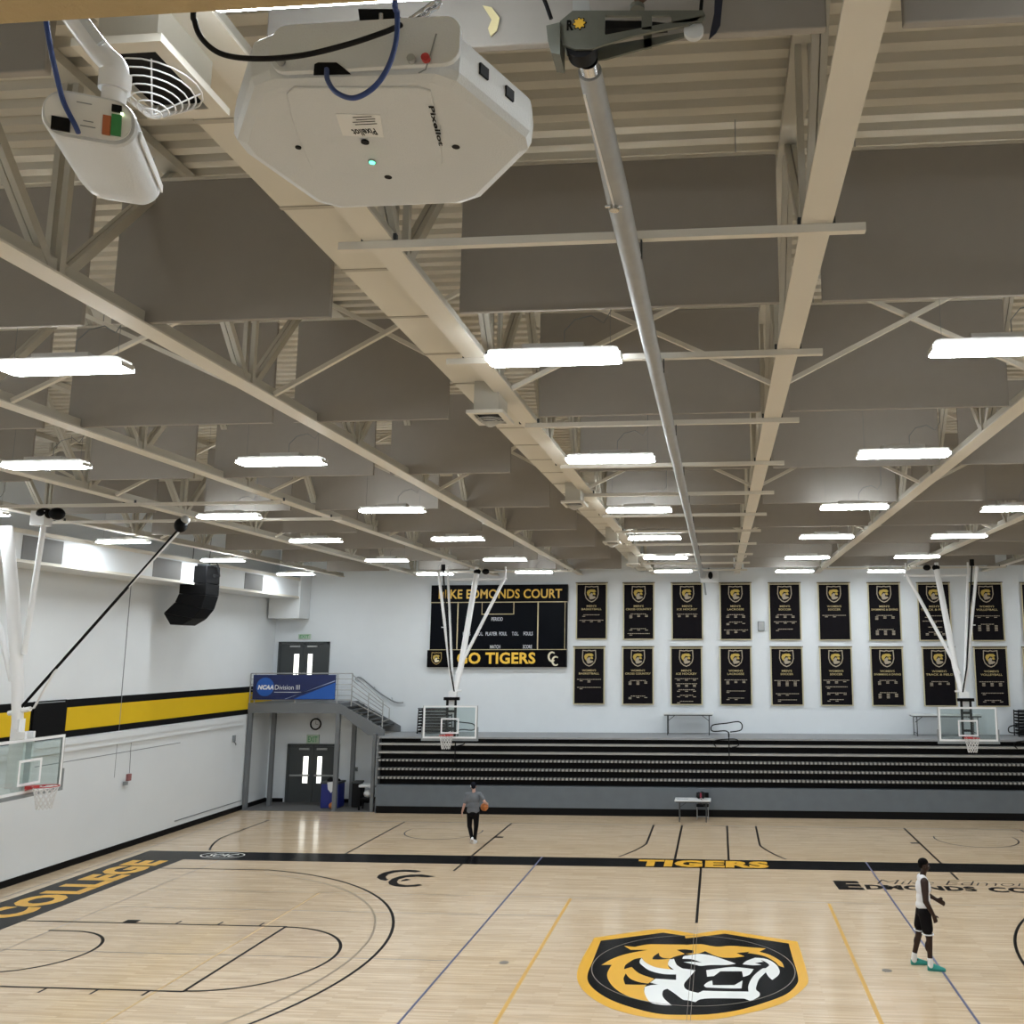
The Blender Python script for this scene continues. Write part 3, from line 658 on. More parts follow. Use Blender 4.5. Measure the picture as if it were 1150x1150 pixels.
p = at(418, 181.5, 'Z', ZP-.002); MB().tube([p, p+Vector((0, 0, -.004))], .007, 14).build('status_light', M_led, t, world=True, label='glowing green light')
p = at(418, 181.5, 'Z', ZP-.001); MB().tube([p, p+Vector((0, 0, -.003))], .010, 14).build('light_bezel', M_galv, t, world=True)
# side ports on the slanted right rear face
e0 = Vector((.02, -15.70, 0)); e1 = Vector((.125, -15.47, 0)); ed = (e1-e0).normalized(); nr = Vector((ed.y, -ed.x, 0))
for f_ in (.30, .66, ):
    c = e0.lerp(e1, f_)+nr*.001+Vector((0, 0, 6.89)); MB().bar(c-ed*.014, c+ed*.014, .006, .026).build('side_port', M_black, t, world=True)
# rear connector plate
rp = MB(); Yp = -15.742
R0 = rrect(-.37, .035, 6.826, 6.935, .035)
rp.prism([(p[0], Yp, p[1]) for p in R0], (0, -.012, 0)); rear = rp.build('rear_plate', M_whitep, t, world=True, bevel=.003)
S = lambda u, v, Y=-15.757: at(u, v, 'Y', Y)
MB().prism([S(352, 84), (S(353, 72)), (S(357, 70)), S(378, 70), S(386, 76), S(394, 83)], (0, .002, 0)).build('cable_opening', M_black, rear, world=True)
for (u, v, m_) in ((316, 70, M_galv), (463, 68, M_galv), (479, 67, M_red)):
    p = S(u, v); MB().tube([p, p+Vector((0, -.010, 0))], .009, 12).build('round_knob', m_, rear, world=True, label='red cap' if m_ is M_red else None)
MB().tube([S(490, 38), S(483, 62), S(478, 78), S(470, 82)], .0015, 5).build('cover_joint', M_grey, rear, world=True)
# mounting bracket
MB().prism([S(402, 10, -15.68), S(445, 10, -15.68), S(445, 31, -15.68), S(405, 31, -15.68)], (0, .05, 0)).build('mount_block', M_black, t, world=True)
MB().tube([S(428, 16, -15.70), S(428, 27, -15.70)], .005, 8).build('mount_bolt', M_chrome, t, world=True)
ch = MB()
for k in range(7):
    c = S(452+k*6, 32-k*4.3, -15.66); rr_ = .012
    ax = Vector((.8, 0, .55)).normalized(); sd = Vector((0, 1, 0)) if k % 2 else Vector((-.55, 0, .8))
    ch.tube([c+ax*rr_*1.3*math.cos(a*PI/6)+sd*rr_*.75*math.sin(a*PI/6) for a in range(12)], .004, 6, closed=True)
tag(ch.build('safety_chain', M_chrome), 'shiny safety chain beside the large camera housing', 'chain')
# cables
def smooth(P, n=8):
    P = [Vector(p) for p in P]; out = []
    for i in range(len(P)-1):
        p0, p1, p2, p3 = P[max(i-1, 0)], P[i], P[i+1], P[min(i+2, len(P)-1)]
        for k in range(n):
            s = k/n; out.append(.5*((2*p1)+(p2-p0)*s+(2*p0-5*p1+4*p2-p3)*s*s+(3*p1-p0-3*p2+p3)*s**3))
    out.append(P[-1]); return out
c = MB().tube(smooth([S(218, 0, -15.85)+Vector((0, 0, 3.2)), S(218, 0, -15.85)+Vector((0, 0, .3)), S(218, 0, -15.85), S(219, 25, -15.85), S(228, 45, -15.85), S(250, 61, -15.85), (S(290, 66, -15.84)), S(340, 62, -15.83), S(390, 50, -15.82), S(432, 36, -15.80), S(450, 28, -15.76)]), .0055, 10)
tag(c.build('black_cable', M_rubber), 'thick black cable sagging over the back of the large camera housing', 'cable')
c = MB().tube(smooth([S(444, -6, -15.84)+Vector((0, 0, 3.2)), S(444, -6, -15.84)+Vector((0, 0, .3)), S(444, -6, -15.84), S(446, 15, -15.83), S(445, 45, -15.83), S(436, 75, -15.83), S(420, 98, -15.83), (S(398, 110, -15.83)), S(378, 104, -15.82), S(368, 90, -15.79), S(367, 78, -15.76)]), .0052, 10)
tag(c.build('blue_cable', M_bluec), 'blue network cable looping into the large camera housing', 'cable')
# smaller sensor on a white arm
t = thing('sensor_box', 'smaller white bullet camera with open connector end on a slanted arm', 'camera', (-.86, -15.55, 6.85))
q0 = Vector((-.862, -15.62, 6.835)); dirv = (at(150, 195, 'Y', -15.15)-q0); 
dirv = Vector((-.22, .46, .065)).normalized()
rt = Vector((dirv.y, -dirv.x, 0)).normalized(); upv = rt.cross(dirv).normalized()
prof = rrect(-.095, .095, -.055, .055, .05, 6); prof2 = [(p[0]*.97, p[1]*.97) for p in prof]
def sec(P, s, sc=1): return [q0+dirv*s+rt*p[0]*sc+upv*p[1]*sc for p in P]
bd = MB(); rgs = [sec(prof, 0, .96), sec(prof, .01), sec(prof, .35), sec(prof, .40, .96), sec(prof, .435, .82), sec(prof, .45, .6)]; n = len(prof)
for i in range(len(rgs)-1): bd.add(rgs[i]+rgs[i+1], [(k, (k+1) % n, n+(k+1) % n, n+k) for k in range(n)], True)
bd.add(rgs[-1], [tuple(range(n))]); bd.add(rgs[0], [tuple(range(n))[::-1]])
bd.build('body', M_whitep, t, world=True, fixn=True)
MB().bar(q0+dirv*.03+rt*.098-upv*.01, q0+dirv*.38+rt*.098-upv*.01, .004, .02, upv).build('side_rib', M_white, t, world=True)
ep = MB().prism(sec([(p[0]*.90, p[1]*.84) for p in prof], -.004), -dirv*.003).build('connector_plate', M_label, t, world=True)
def onp(x, z, w, h, m_, nm, th=.006):
    c = q0-dirv*.008+rt*x+upv*z; P = [c+rt*a_*w/2+upv*b_*h/2 for a_, b_ in ((-1, -1), (1, -1), (1, 1), (-1, 1))]
    return MB().prism(P, -dirv*th).build(nm, m_, ep, world=True)
onp(.056, -.010, .020, .048, M_green, 'terminal_block'); onp(.037, -.014, .016, .044, M_orange, 'terminal_block'); onp(.055, .028, .020, .016, M_black, 'port'); onp(-.052, -.030, .036, .030, M_black, 'port')
onp(-.050, .022, .008, .008, M_black, 'port'); onp(-.055, .036, .008, .008, M_black, 'port'); onp(.066, .018, .005, .005, M_ledw, 'status_light')
onp(-.010, .028, .03, .002, M_grey, 'printed_line', .001); onp(0, -.012, .02, .002, M_grey, 'printed_line', .001); onp(0, -.024, .03, .002, M_grey, 'printed_line', .001)
pA = q0+dirv*.03+upv*.05+rt*.04
MB().tube([pA, pA+upv*.045], .026, 16).tube([pA+upv*.035, pA+upv*.075], .034, 16).build('swivel_joint', M_white, t, world=True)
tp = pA+upv*.075
MB().tube(smooth([tp-Vector((0, 0, .01)), tp+Vector((-.004, .0, .02)), tp+Vector((-.06, .0, .08)), tp+Vector((-.26, .0, .34))]), .027, 16).build('mounting_arm', M_white, t, world=True)
MB().bar(tp+Vector((-.02, -.028, .06)), tp+Vector((-.22, -.028, .32)), .008, .02).build('arm_cover', M_whitep, t, world=True)
c = MB().tube(smooth([at(49, -5, 'Y', -15.74)+Vector((0, 0, 3.2)), at(49, -5, 'Y', -15.74)+Vector((0, 0, .3)), at(49, -5, 'Y', -15.74), at(52, 25, 'Y', -15.74), at(58, 60, 'Y', -15.72), at(66, 95, 'Y', -15.68), at(72, 116, 'Y', -15.66), at(84, 140, 'Y', -15.66), at(88, 149, 'Y', -15.645)]), .0055, 10)
tag(c.build('blue_cable', M_bluec), 'dark blue cable hanging straight down into the smaller camera', 'cable')

# ================================================================= LEFT WALL FITTINGS
t = thing('wall_duct', 'large white ventilation duct along the top of the left wall', 'duct', (XL, 0, 7.76))
MB().box(0.0, 1.28, YN+.05, YF-.02, 0, .70).build('duct_body', M_wallL, t)
MB().box(1.28, 1.32, YN+.05, YF-.02, -.02, .05).box(1.28, 1.31, YN+.05, YF-.02, .66, .76).build('edge_angle', M_steel, t)
MB().box(.1, 1.34, 16.35, YF-.02, -.78, -.0).build('end_drop', M_wallL, t)
MB().box(1.28, 1.36, 16.3, YF-.02, -.78, .95).build('end_riser', M_wallL, t)
for Y0, Y1 in ((-2.8, -1.5), (2.26, 3.57), (7.2, 8.55), (12.27, 13.5)):
    g = MB().box(1.281, 1.295, Y0, Y1, .06, .62)
    g.build('grille', mat('grille_grey', (.11, .105, .095), .6), t)
def wallbox(name, lab, cat, Y, z, w, h, d, m_, X=XL):
    t = thing(name, lab, cat, (X, Y, z)); MB().box(0, d, -w/2, w/2, -h/2, h/2).build('housing', m_, t, bevel=.01); return t
t = wallbox('fire_alarm', 'small red and grey alarm box on the white left wall below its cord', 'alarm', 8.76, 2.03, .15, .20, .08, mat('faded_red', (.26, .10, .10), .6))
MB().tube([(.05, .0, .12), (.04, -.02, 1.0)], .008, 6).build('conduit', M_grey, t); MB().box(.02, .1, -.22, -.1, -.2, -.1).build('sounder', M_grey, t, label='small grey box')
t = wallbox('black_wall_panel', 'solid black padded panel interrupting the yellow stripe on the left wall', 'panel', 5.30, 3.93, 1.16, 1.0, .05, M_black)
MB().box(.05, .056, -.5, .5, .44, .47).build('edge_strip', M_grey, t)
t = wallbox('door_hook', 'small grey hook fitting on the left wall beside the platform post', 'hook', 14.55, 2.62, .14, .22, .07, M_grey)
MB().tube([(.05, 0, -.1), (.1, .04, -.2), (.06, .1, -.24)], .015, 6).build('hook', M_dgrey, t)
# line-array loudspeaker
t = thing('loudspeaker_array', 'black curved line array loudspeaker hanging near the left wall', 'loudspeaker', (-15.75, 9.6, 6.5))
ZP_ = lambda *p: [at(u, v, 'Y', 9.6) for u, v in p]
cabs = [((202, 637), (240, 636), (239, 656), (200, 655)), ((209, 656), (239, 656), (238, 669), (208, 667.5)), ((208, 667.5), (238, 669), (233, 684), (203.5, 677)), ((203.5, 677), (233, 684), (224, 695), (191, 689)), ((191, 689), (224, 695), (211, 702.5), (198.5, 702))]
for q in cabs:
    P = ZP_(*q); c = sum(P, Vector())/4; P = [c+(p-c)*.985 for p in P]
    ob = MB().prism([p+Vector((0, -.35, 0)) for p in P], (0, .75, 0)).build('cabinet', M_black, t, world=True, bevel=.015)
MB().box(-16.2, -15.25, 9.4, 9.5, 8.30, 8.40).box(-16.2, -15.25, 9.75, 9.85, 8.30, 8.40).build('rigging_frame', M_dgrey, t, world=True)
MB().tube([(-15.9, 9.6, 8.38), (-15.9, 9.6, 10.35)], .012, 6).tube([(-15.35, 9.6, 8.38), (-15.35, 9.6, 10.35)], .012, 6).build('hanging_cable', M_dgrey, t, world=True)
c = MB()
for k in range(3): c.tube(smooth([(-15.35+.05*k, 9.55, 8.42), (-15.15+.04*k, 9.6, 8.50-.05*k), (-15.05+.03*k, 9.6, 8.2-.06*k), (-15.0, 9.62, 8.02), (-15.12, 9.6, 7.96+.05*k), (-15.22, 9.6, 8.1)], 6), .012, 6)
c.build('cable_coil', M_black, t, world=True)

# ================================================================= HOOPS
def net(mb, c, r=.225, h=.42):
    n_ = 12; c = Vector(c)
    pr_ = lambda f: r*(1-.42*f**.7)
    for s in (1, -1):
        for k in range(n_):
            P = [c+Vector((pr_(f/6)*math.cos(2*PI*(k+s*f*.5)/n_), pr_(f/6)*math.sin(2*PI*(k+s*f*.5)/n_), -h*f/6)) for f in range(7)]
            mb.tube(P, .008, 4, caps=False)
    return mb
def backboard(t, extra=True):
    """face towards local -y, board face at y=0, rim centre at (0,-.38,3.05)"""
    x, z0, z1 = .915, 2.90, 3.97
    f = MB()
    f.box(-x, x, -.01, .05, z1-.05, z1).box(-x, x, -.01, .05, z0, z0+.05).box(-x, -x+.05, -.01, .05, z0+.05, z1-.05).box(x-.05, x, -.01, .05, z0+.05, z1-.05)
    f.build('frame', M_galv, t)
    l = MB(); Y0, Y1 = -.014, -.010
    l.box(-x+.02, x-.02, Y0, Y1, z1-.055, z1-.0).box(-x+.02, x-.02, Y0, Y1, z0+.02, z0+.075).box(-x+.02, -x+.075, Y0, Y1, z0+.075, z1-.055).box(x-.075, x-.02, Y0, Y1, z0+.075, z1-.055)
    l.build('border_line', M_white, t)
    q = MB(); q.box(-.305, .305, Y0, Y1, 3.52, 3.57).box(-.305, .305, Y0, Y1, 3.07, 3.12).box(-.305, -.255, Y0, Y1, 3.12, 3.52).box(.255, .305, Y0, Y1, 3.12, 3.52)
    q.build('target_square', M_white, t)
    MB().box(-x+.05, x-.05, 0, .012, z0+.05, z1-.05).build('glass', M_glass, t)
    p = MB(); p.box(-x-.03, x+.03, -.03, .06, z0-.06, z0+.0); 
    for s in (-1, 1): p.box(min(s*x, s*(x+.03)), max(s*x, s*(x+.03)), -.03, .06, z0, z0+.38)
    p.build('edge_padding', M_grey, t)
    rm = MB().tube([(.2285*math.cos(a*PI/16), -.38+.2285*math.sin(a*PI/16), 3.05) for a in range(32)], .010, 8, closed=True)
    rm.box(-.10, .10, -.17, -.012, 3.00, 3.06).bar((-.1, -.03, 2.98), (-.16, -.25, 3.04), .02, .02).bar((.1, -.03, 2.98), (.16, -.25, 3.04), .02, .02)
    r = rm.build('rim', M_red, t)
    net(MB(), (0, -.38, 3.04)).build('net', M_net, r)
    if extra:
        b = MB()
        for s in (-1, 1): b.box(s*.14-.03, s*.14+.03, .06, .14, 2.95, 4.22)
        b.box(-.26, .26, .06, .16, 4.14, 4.24).box(-.17, .17, .07, .13, 3.75, 3.82).box(-.17, .17, .07, .13, 3.2, 3.27)
        b.build('support_bracket', M_black, t)
def side_hoop(X, label, mirror):
    t = thing('basketball_hoop', label, 'basketball hoop', (X, 12.33, -.05), 0, 'side court hoops')
    backboard(t)
    s = mirror
    # mast and braces rise to the roof behind the board
    MB().box(-.13, .13, .15, .35, 3.7, 4.42).build('mast_foot', M_white, t)
    V = lambda x, z, y=.4: (s*x, y, z)
    MB().tube([V(0, 4.3, .3), V(.16, 5.2, .5), V(.43, 8.42, 1.2)], [.11, .10, .095], 14).build('mast', M_white, t)
    MB().tube([V(.04, 4.45, .3), V(-.12, 5.0, .3), V(-.62, 8.42, .2)], .05, 10).build('brace_tube', M_white, t)
    MB().tube([V(-.02, 4.45, .3), V(-.20, 5.6, .6), V(-.52, 8.2, 1.0)], .04, 10).build('brace_tube', M_white, t)
    MB().tube([V(.05, 5.0, .4), V(1.45, 8.30, 1.2)], .055, 10).build('brace_tube', M_white, t)
    MB().tube([V(-.6, 8.24, 1.2), V(1.5, 8.24, 1.2)], .04, 10).build('cross_tube', M_white, t)
    MB().tube([V(.05, 4.4, .22), V(-.12, 5.2, .22), V(-.45, 8.5, .15)], .025, 8).build('lift_strap', M_black, t)
    MB().tube([V(-.1, 4.42, .25), V(.28, 4.45, .25)], .03, 8).build('pivot', M_white, t)
    MB().bar(V(-.30, 6.55, .4), V(-.52, 6.55, .4), .03, .03).build('latch_arm', M_white, t)
    MB().tube([V(-.45, 8.45, .15), V(-.45, 8.66, .15)], .07, 10).build('winch', M_black, t)
    for xx in (.45, .75): MB().ell(V(xx, 8.50, 1.2), .13, .1, .1).build('winch', M_black, t)
    for xx, zz, ww in ((.43, 8.40, .12), (-.6, 8.24, .05), (1.45, 8.24, .05)): MB().bar(V(xx, zz, 1.2), V(xx, 8.67, 1.2), ww, ww).build('roof_clamp', M_white, t)
    return t
side_hoop(-8.30, 'white ceiling hung basketball hoop in front of the scoreboard', 1)
side_hoop(8.33, 'white ceiling hung basketball hoop in front of the right banners', -1)
# main court hoop at the left
t = thing('basketball_hoop', 'glass backboard hoop cut by the left edge, hung before the yellow wall stripe', 'basketball hoop', (-13.11, 0, 0), math.radians(90))
backboard(t, False)
W_ = lambda u, v, Y=0: at(u, v, 'Y', Y)
def ml(P, r, nm, m_, n=12): MB().tube(P, r, n).build(nm, m_, t, world=True)
ml([W_(7, 592), W_(15, 680), W_(20, 770), Vector((-13.45, 0, 4.15))], [.125, .12, .11, .10], 'mast', M_white, 16)
MB().box(-13.53, -13.36, -.08, .08, 3.0, 4.35).build('mast_foot', M_white, t, world=True)
ml([W_(49, 590), W_(27, 735)], .055, 'brace_tube', M_white)
ml([W_(-25, 650), W_(0, 705), W_(13, 765)], .05, 'brace_tube', M_white)
ml([W_(205, 590), W_(17, 802)], .03, 'lift_strap', M_black, 8)
ml([W_(206, 592), W_(68, 742), W_(38, 795), W_(28, 797)], .022, 'folding_arm', M_white, 8)
MB().tube([W_(10, 801), W_(34, 796)], .05, 10).build('pivot', M_white, t, world=True)
MB().ell(W_(203, 590), .13, .12, .15).build('winch', M_black, t, world=True); MB().ell(W_(208, 584), .09, .09, .09).build('roof_clamp', M_galv, t, world=True)
MB().ell(W_(50, 577), .17, .15, .12).build('winch', M_black, t, world=True); MB().ell(W_(64, 577), .15, .15, .13).build('winch', M_black, t, world=True)
MB().box(-13.55, -13.25, -.12, .12, 8.25, 8.55).build('roof_clamp', M_white, t, world=True)
for yy in (-.14, .08): MB().box(-13.36, -13.17, yy, yy+.06, 2.95, 4.1).build('support_bracket', M_white, t, world=True)

# ================================================================= BLEACHERS
BX0, BX1, BYF = -11.75, XR-.2, 15.1
t = thing('bleachers', 'folded black and grey bleachers with a walkway on top along the far wall', 'bleachers', (0, BYF, 0))
MB().box(BX0, BX1, .02, .3, 0, .25).build('toe_kick', M_black, t)
MB().box(BX0, BX1, 0, .3, .25, .98).build('front_panel', M_panel, t)
MB().box(BX0+.05, BX1, .22, YF-BYF-.02, .98, 2.60).build('gap_shade', M_black, t)  # black slab painted as the shade in open gaps between rows
MB().box(BX0, BX1, -.0, YF-BYF-.01, 2.60, 2.66).build('walkway', M_deckgrey, t)
for i, z in enumerate((2.40, 2.11, 1.835, 1.53, 1.225)):
    MB().box(BX0+.04, BX1, 0, .25, z-.035, z+.035).build('seat_row', M_seat if i < 2 else M_dots, t, label='solid grey row edge' if i < 2 else 'row edge with small repeated marks')
MB().box(BX0-.02, BX0+.03, .02, YF-BYF-.02, .0, 2.60).build('end_panel', M_pframe, t)
MB().tube([(BX0-.03, -.02, .95), (BX0-.03, -.02, 1.9), (BX0+.1, -.02, 1.95)], .02, 6).build('end_rail', M_grey, t)
# aisle rails on the walkway
def aisle_rail(X, lab, flip=1):
    t = thing('aisle_rail', lab, 'handrail', (X, 15.35, 2.66), 0, 'black aisle rails on the bleachers')
    lo = [(-.62, .28), (-.55, .44), (-.1, .50), (.32, .56), (.46, .48), (.47, .34), (.38, .25), (.05, .2)]
    MB().tube(smooth([(flip*a, 0, b) for a, b in [(0, -.0), (0, .15), (-.12, .24), (-.5, .22)]+lo[0:]], 5), .02, 8).build('loop', M_black, t)
    MB().tube([(0, 0, 0), (0, 0, .2)], .022, 8).build('post', M_black, t)
    MB().tube(smooth([(-.45, -.26, -.28), (-.55, -.26, -.15), (-.4, -.26, -.05), (.2, -.26, -.02), (.35, -.26, -.12), (.3, -.26, -.25), (.1, -.26, -.3)], 5), .018, 8).build('lower_loop', M_black, t)
    MB().tube([(0, -.27, -.9), (0, -.27, 0), (0, 0, .0)], .02, 8).build('lower_post', M_black, t)
    return t
aisle_rail(.86, 'black looped aisle rail beside the folding table on the walkway')
aisle_rail(11.1, 'black looped aisle rail at the right edge of the view')
aisle_rail(-8.9, 'black looped aisle rail seen through the left side backboard', -1)
def rack(X, lab, n=8):
    t = thing('chair_cart', lab, 'rack', (X, 16.6, 2.66), 0, 'racks on the walkway')
    w = .60
    f = MB()
    for s in (-1, 1):
        for yy in (-.25, .25): f.tube([(s*w*.98, yy, .0), (s*w*.93, yy, .92)], .02, 6)
    f.build('frame', M_black, t)
    for k in range(n):
        MB().box(-w*.92, w*.92, -.28, .25, .06+k*.11, .12+k*.11).build('folded_chair', M_black, t, bevel=.01)
    MB().tube([(-w*.97, -.28, .93), (w*.97, -.28, .93)], .018, 6).build('handle', M_dgrey, t)
    return t
rack(-10.15, 'black rack of stacked folded chairs behind the left side backboard')
rack(11.72, 'black rack of stacked chairs on the walkway at the right edge')
def folding_table(X, Y, z, w, h, d, lab, grp, top=M_whitep, leg=M_dgrey):
    t = thing('folding_table', lab, 'table', (X, Y, z), 0, grp)
    MB().box(-w/2, w/2, -d/2, d/2, h-.045, h).build('tabletop', top, t, bevel=.01)
    MB().box(-w/2+.04, w/2-.04, -d/2+.03, d/2-.03, h-.085, h-.045).build('apron', M_dgrey, t)
    for s in (-1, 1):
        x = s*(w/2-.16)
        for yy in (-d/2+.08, d/2-.08): MB().tube([(x, yy, 0), (x, yy, h-.06)], .016, 8).build('leg', leg, t)
        MB().tube([(x, -d/2+.08, .1), (x, d/2-.08, .1)], .012, 6).tube([(x, 0, h*.62), (x-s*.28, 0, h-.08)], .012, 6).build('leg_brace', leg, t)
    return t
folding_table(-.60, 16.6, 2.66, 1.84, .78, .76, 'white topped folding table on the walkway under the banners', 'folding tables on the walkway')
folding_table(8.66, 16.6, 2.66, 2.45, .76, .76, 'long folding table on the walkway behind the right side backboard', 'folding tables on the walkway')
ft = folding_table(-.40, 14.35, 0, 1.22, .72, .60, 'small white folding table on the court floor before the bleachers', 'scorer table')
t = thing('backpack', 'dark red and black backpack on the small white floor table', 'backpack', (-.13, 14.4, .72))
MB().capsule((-.07, 0, .09), (-.07, .03, .15), .085, .07).capsule((.07, 0, .09), (.07, .03, .16), .08, .07).build('body', M_rubber, t)
MB().capsule((0, -.08, .07), (0, -.06, .17), .035, .03).build('front_pocket', mat('dark_red_cloth', (.22, .02, .04), .8), t, label='dark red pocket')
MB().tube([(0, 0, .22), (.03, 0, .25), (.06, 0, .22)], .012, 6).build('handle', M_rubber, t)
MB().tube([(.0, -.1, .02), (.04, -.2, -.01), (.06, -.26, .004)], .012, 6).build('strap', mat('dark_red_cloth', (.22, .02, .04), .8), t)
t = thing('folding_chair', 'black chair tucked behind the small white floor table', 'chair', (-.08, 14.80, 0))
MB().box(-.21, .21, -.2, .2, .42, .46).build('seat', M_black, t, bevel=.01); MB().box(-.21, .21, .18, .21, .5, .84).build('backrest', M_black, t, bevel=.01)
for s in (-1, 1):
    for yy in (-.18, .18): MB().tube([(s*.19, yy, 0), (s*.19, yy, .44)], .014, 6).build('leg', M_galv, t)
MB().tube([(-.19, -.18, .1), (.19, -.18, .1)], .012, 6).build('stretcher', M_galv, t)
for s in (-1, 1): MB().tube([(s*.19, .19, .42), (s*.19, .2, .6)], .012, 6).build('back_post', M_galv, t)
pp = MB().box(-.93, -.55, 14.2, 14.35, .721, .724); tag(pp.build('paper_sheet', mat('paper_grey', (.35, .37, .42), .7)), 'flat dark printed sheet on the small white floor table', 'paper')

# ================================================================= SCOREBOARD
t = thing('scoreboard', 'large black scoreboard with gold lettering on the back wall', 'scoreboard', (-7.92, YF-.012, 5.10))
W2 = 2.67; D = -.16
MB().box(-W2, W2, D, 0, .66, 2.48).build('case', M_sbp, t)
hd = MB().box(-W2-.0, W2+.02, D-.03, 0, 2.50, 3.15).build('name_panel', M_sb, t)
x = MB(); text(x, 'MIKE EDMONDS COURT', (-W2+.30, D-.034, 2.62), (1, 0, 0), (0, 0, 1), 4.85, .36, .018); x.build('name_lettering', M_letter, hd, label='gold MIKE EDMONDS COURT lettering')
ft = MB().box(-W2-.08, W2+.0, D-.03, 0, 0, .65).build('slogan_panel', M_sb, t)
x = MB(); text(x, 'GO TIGERS', (-W2+1.10, D-.034, .12), (1, 0, 0), (0, 0, 1), 3.05, .44, .032); x.build('slogan_lettering', mat('bright_gold', (.80, .50, .05), .45), ft, label='gold GO TIGERS lettering')
fr = MB()
def line(x0, x1, z0, z1, w=.03): fr.box(min(x0, x1)-w/2, max(x0, x1)+w/2, D-.012, D, min(z0, z1)-w/2, max(z0, z1)+w/2)
line(-W2, W2, 2.48, 2.48); line(-W2, W2, .66, .66); line(W2-.07, W2-.07, .66, 2.48, .02); line(-1.60, -1.60, .7, 2.48, .04); line(1.55, 1.55, .7, 2.48, .045)
line(-.65, .60, 2.02, 2.02, .03); line(.60, .60, 2.02, 2.48, .03); line(-.65, -.65, 2.02, 2.48, .02)
fr.build('divider_line', M_cream, t)
x = MB()
for s_, xx, zz, w_ in (('PERIOD', -.27, 1.76, .45), ('FOULS', -1.38, 1.20, .30), ('T.O.L.', -.86, 1.20, .28), ('PLAYER', -.48, 1.20, .45), ('FOUL', .05, 1.20, .30), ('T.O.L.', .55, 1.20, .26), ('FOULS', 1.0, 1.20, .36), ('SCORE', -1.40, .70, .36), ('MATCH', -.3, .70, .40), ('SCORE', .98, .70, .36)):
    text(x, s_, (xx, D-.006, zz), (1, 0, 0), (0, 0, 1), w_, .14, .015)
x.build('caption_lettering', mat('caption_grey', (.55, .57, .62), .5), t, label='small grey captions')
def cmark(mb, cx, cz, r, Y, w=.30, open_=50):
    P = []; n_ = 18
    for k in range(n_+1): a = math.radians(open_+(360-2*open_)*k/n_); P.append((cx+r*.82*math.cos(a), Y, cz+r*math.sin(a)))
    for k in range(n_, -1, -1): a = math.radians(open_+(360-2*open_)*k/n_); ri = r*(1-w); P.append((cx+r*.1+ri*.78*math.cos(a), Y, cz+ri*math.sin(a)))
    mb.prism(P, (0, -.004, 0))
x = MB(); cmark(x, 2.12, .39, .20, D-.031); cmark(x, 2.26, .23, .19, D-.036); x.build('letter_mark', mat('pale_gold', (.66, .60, .45), .5), ft, label='pale interlocking double C')
def crest(parent, cx, cz, w, Y, gold, dark, pale, name='crest'):
    sh = lambda k: [(cx+k*p[0]*w/2, Y, cz+k*p[1]*w/2) for p in ((-.92, 1.1), (-.3, 1.02), (0, 1.1), (.3, 1.02), (.92, 1.1), (.98, 0), (.8, -.6), (.4, -1.0), (0, -1.15), (-.4, -1.0), (-.8, -.6), (-.98, 0))]
    o = MB().prism(sh(1), (0, -.003, 0)).build(name, gold, parent)
    MB().prism([(p[0], Y-.003, p[2]) for p in sh(.88)], (0, -.002, 0)).build('crest_field', dark, o)
    g = MB(); S2 = lambda pts: [(cx+a*w/2, Y-.0055, cz+b*w/2) for a, b in pts]
    g.prism(S2(((-.55, .5), (-.1, .62), (.4, .6), (.62, .35), (.3, .2), (-.1, .3), (-.3, .0), (-.35, -.4), (-.6, -.1), (-.68, .2))), (0, -.002, 0)); g.prism(S2(((.1, .1), (.45, .2), (.55, -.1), (.3, -.15))), (0, -.002, 0))
    g.build('crest_gold', M_bgold, o)
    g = MB(); g.prism(S2(((-.3, -.1), (.0, .15), (.2, -.05), (.1, -.3), (.45, -.35), (.6, -.5), (.2, -.7), (-.2, -.75), (-.35, -.5))), (0, -.002, 0)); g.build('crest_white', pale, o)
    return o
crest(ft, -2.38, .34, .42, D-.031, mat('dull_gold', (.35, .25, .08), .5), M_sb, mat('pale_gold', (.66, .60, .45), .5))

# ================================================================= BANNERS
M_head = mat('banner_heading', (.42, .34, .17), .8)
TOPX = [-4.904, -3.084, -1.228, .612, 2.47, 4.313, 6.173, 8.0, 9.911, 11.788]
BOTX = [-4.982, -3.113, -1.277, .577, 2.483, 4.305, 6.178, 8.068, 9.94, 11.70]
TT = [("MEN'S", 'BASKETBALL'), ("MEN'S", 'CROSS COUNTRY'), ("MEN'S", 'ICE HOCKEY'), ("MEN'S", 'LACROSSE'), ("MEN'S", 'SOCCER'), ("WOMEN'S", 'SOCCER'), ("MEN'S", 'SWIMMING & DIVING'), ("MEN'S", 'TRACK & FIELD'), ("WOMEN'S", 'VOLLEYBALL'), None]
TB = [("WOMEN'S", 'BASKETBALL'), ("WOMEN'S", 'CROSS COUNTRY'), ("MEN'S", 'ICE HOCKEY'), ("WOMEN'S", 'LACROSSE'), ("MEN'S", 'SOCCER'), ("WOMEN'S", 'SOCCER'), ("WOMEN'S", 'SWIMMING & DIVING'), ("WOMEN'S", 'TRACK & FIELD'), ("WOMEN'S", 'VOLLEYBALL'), None]
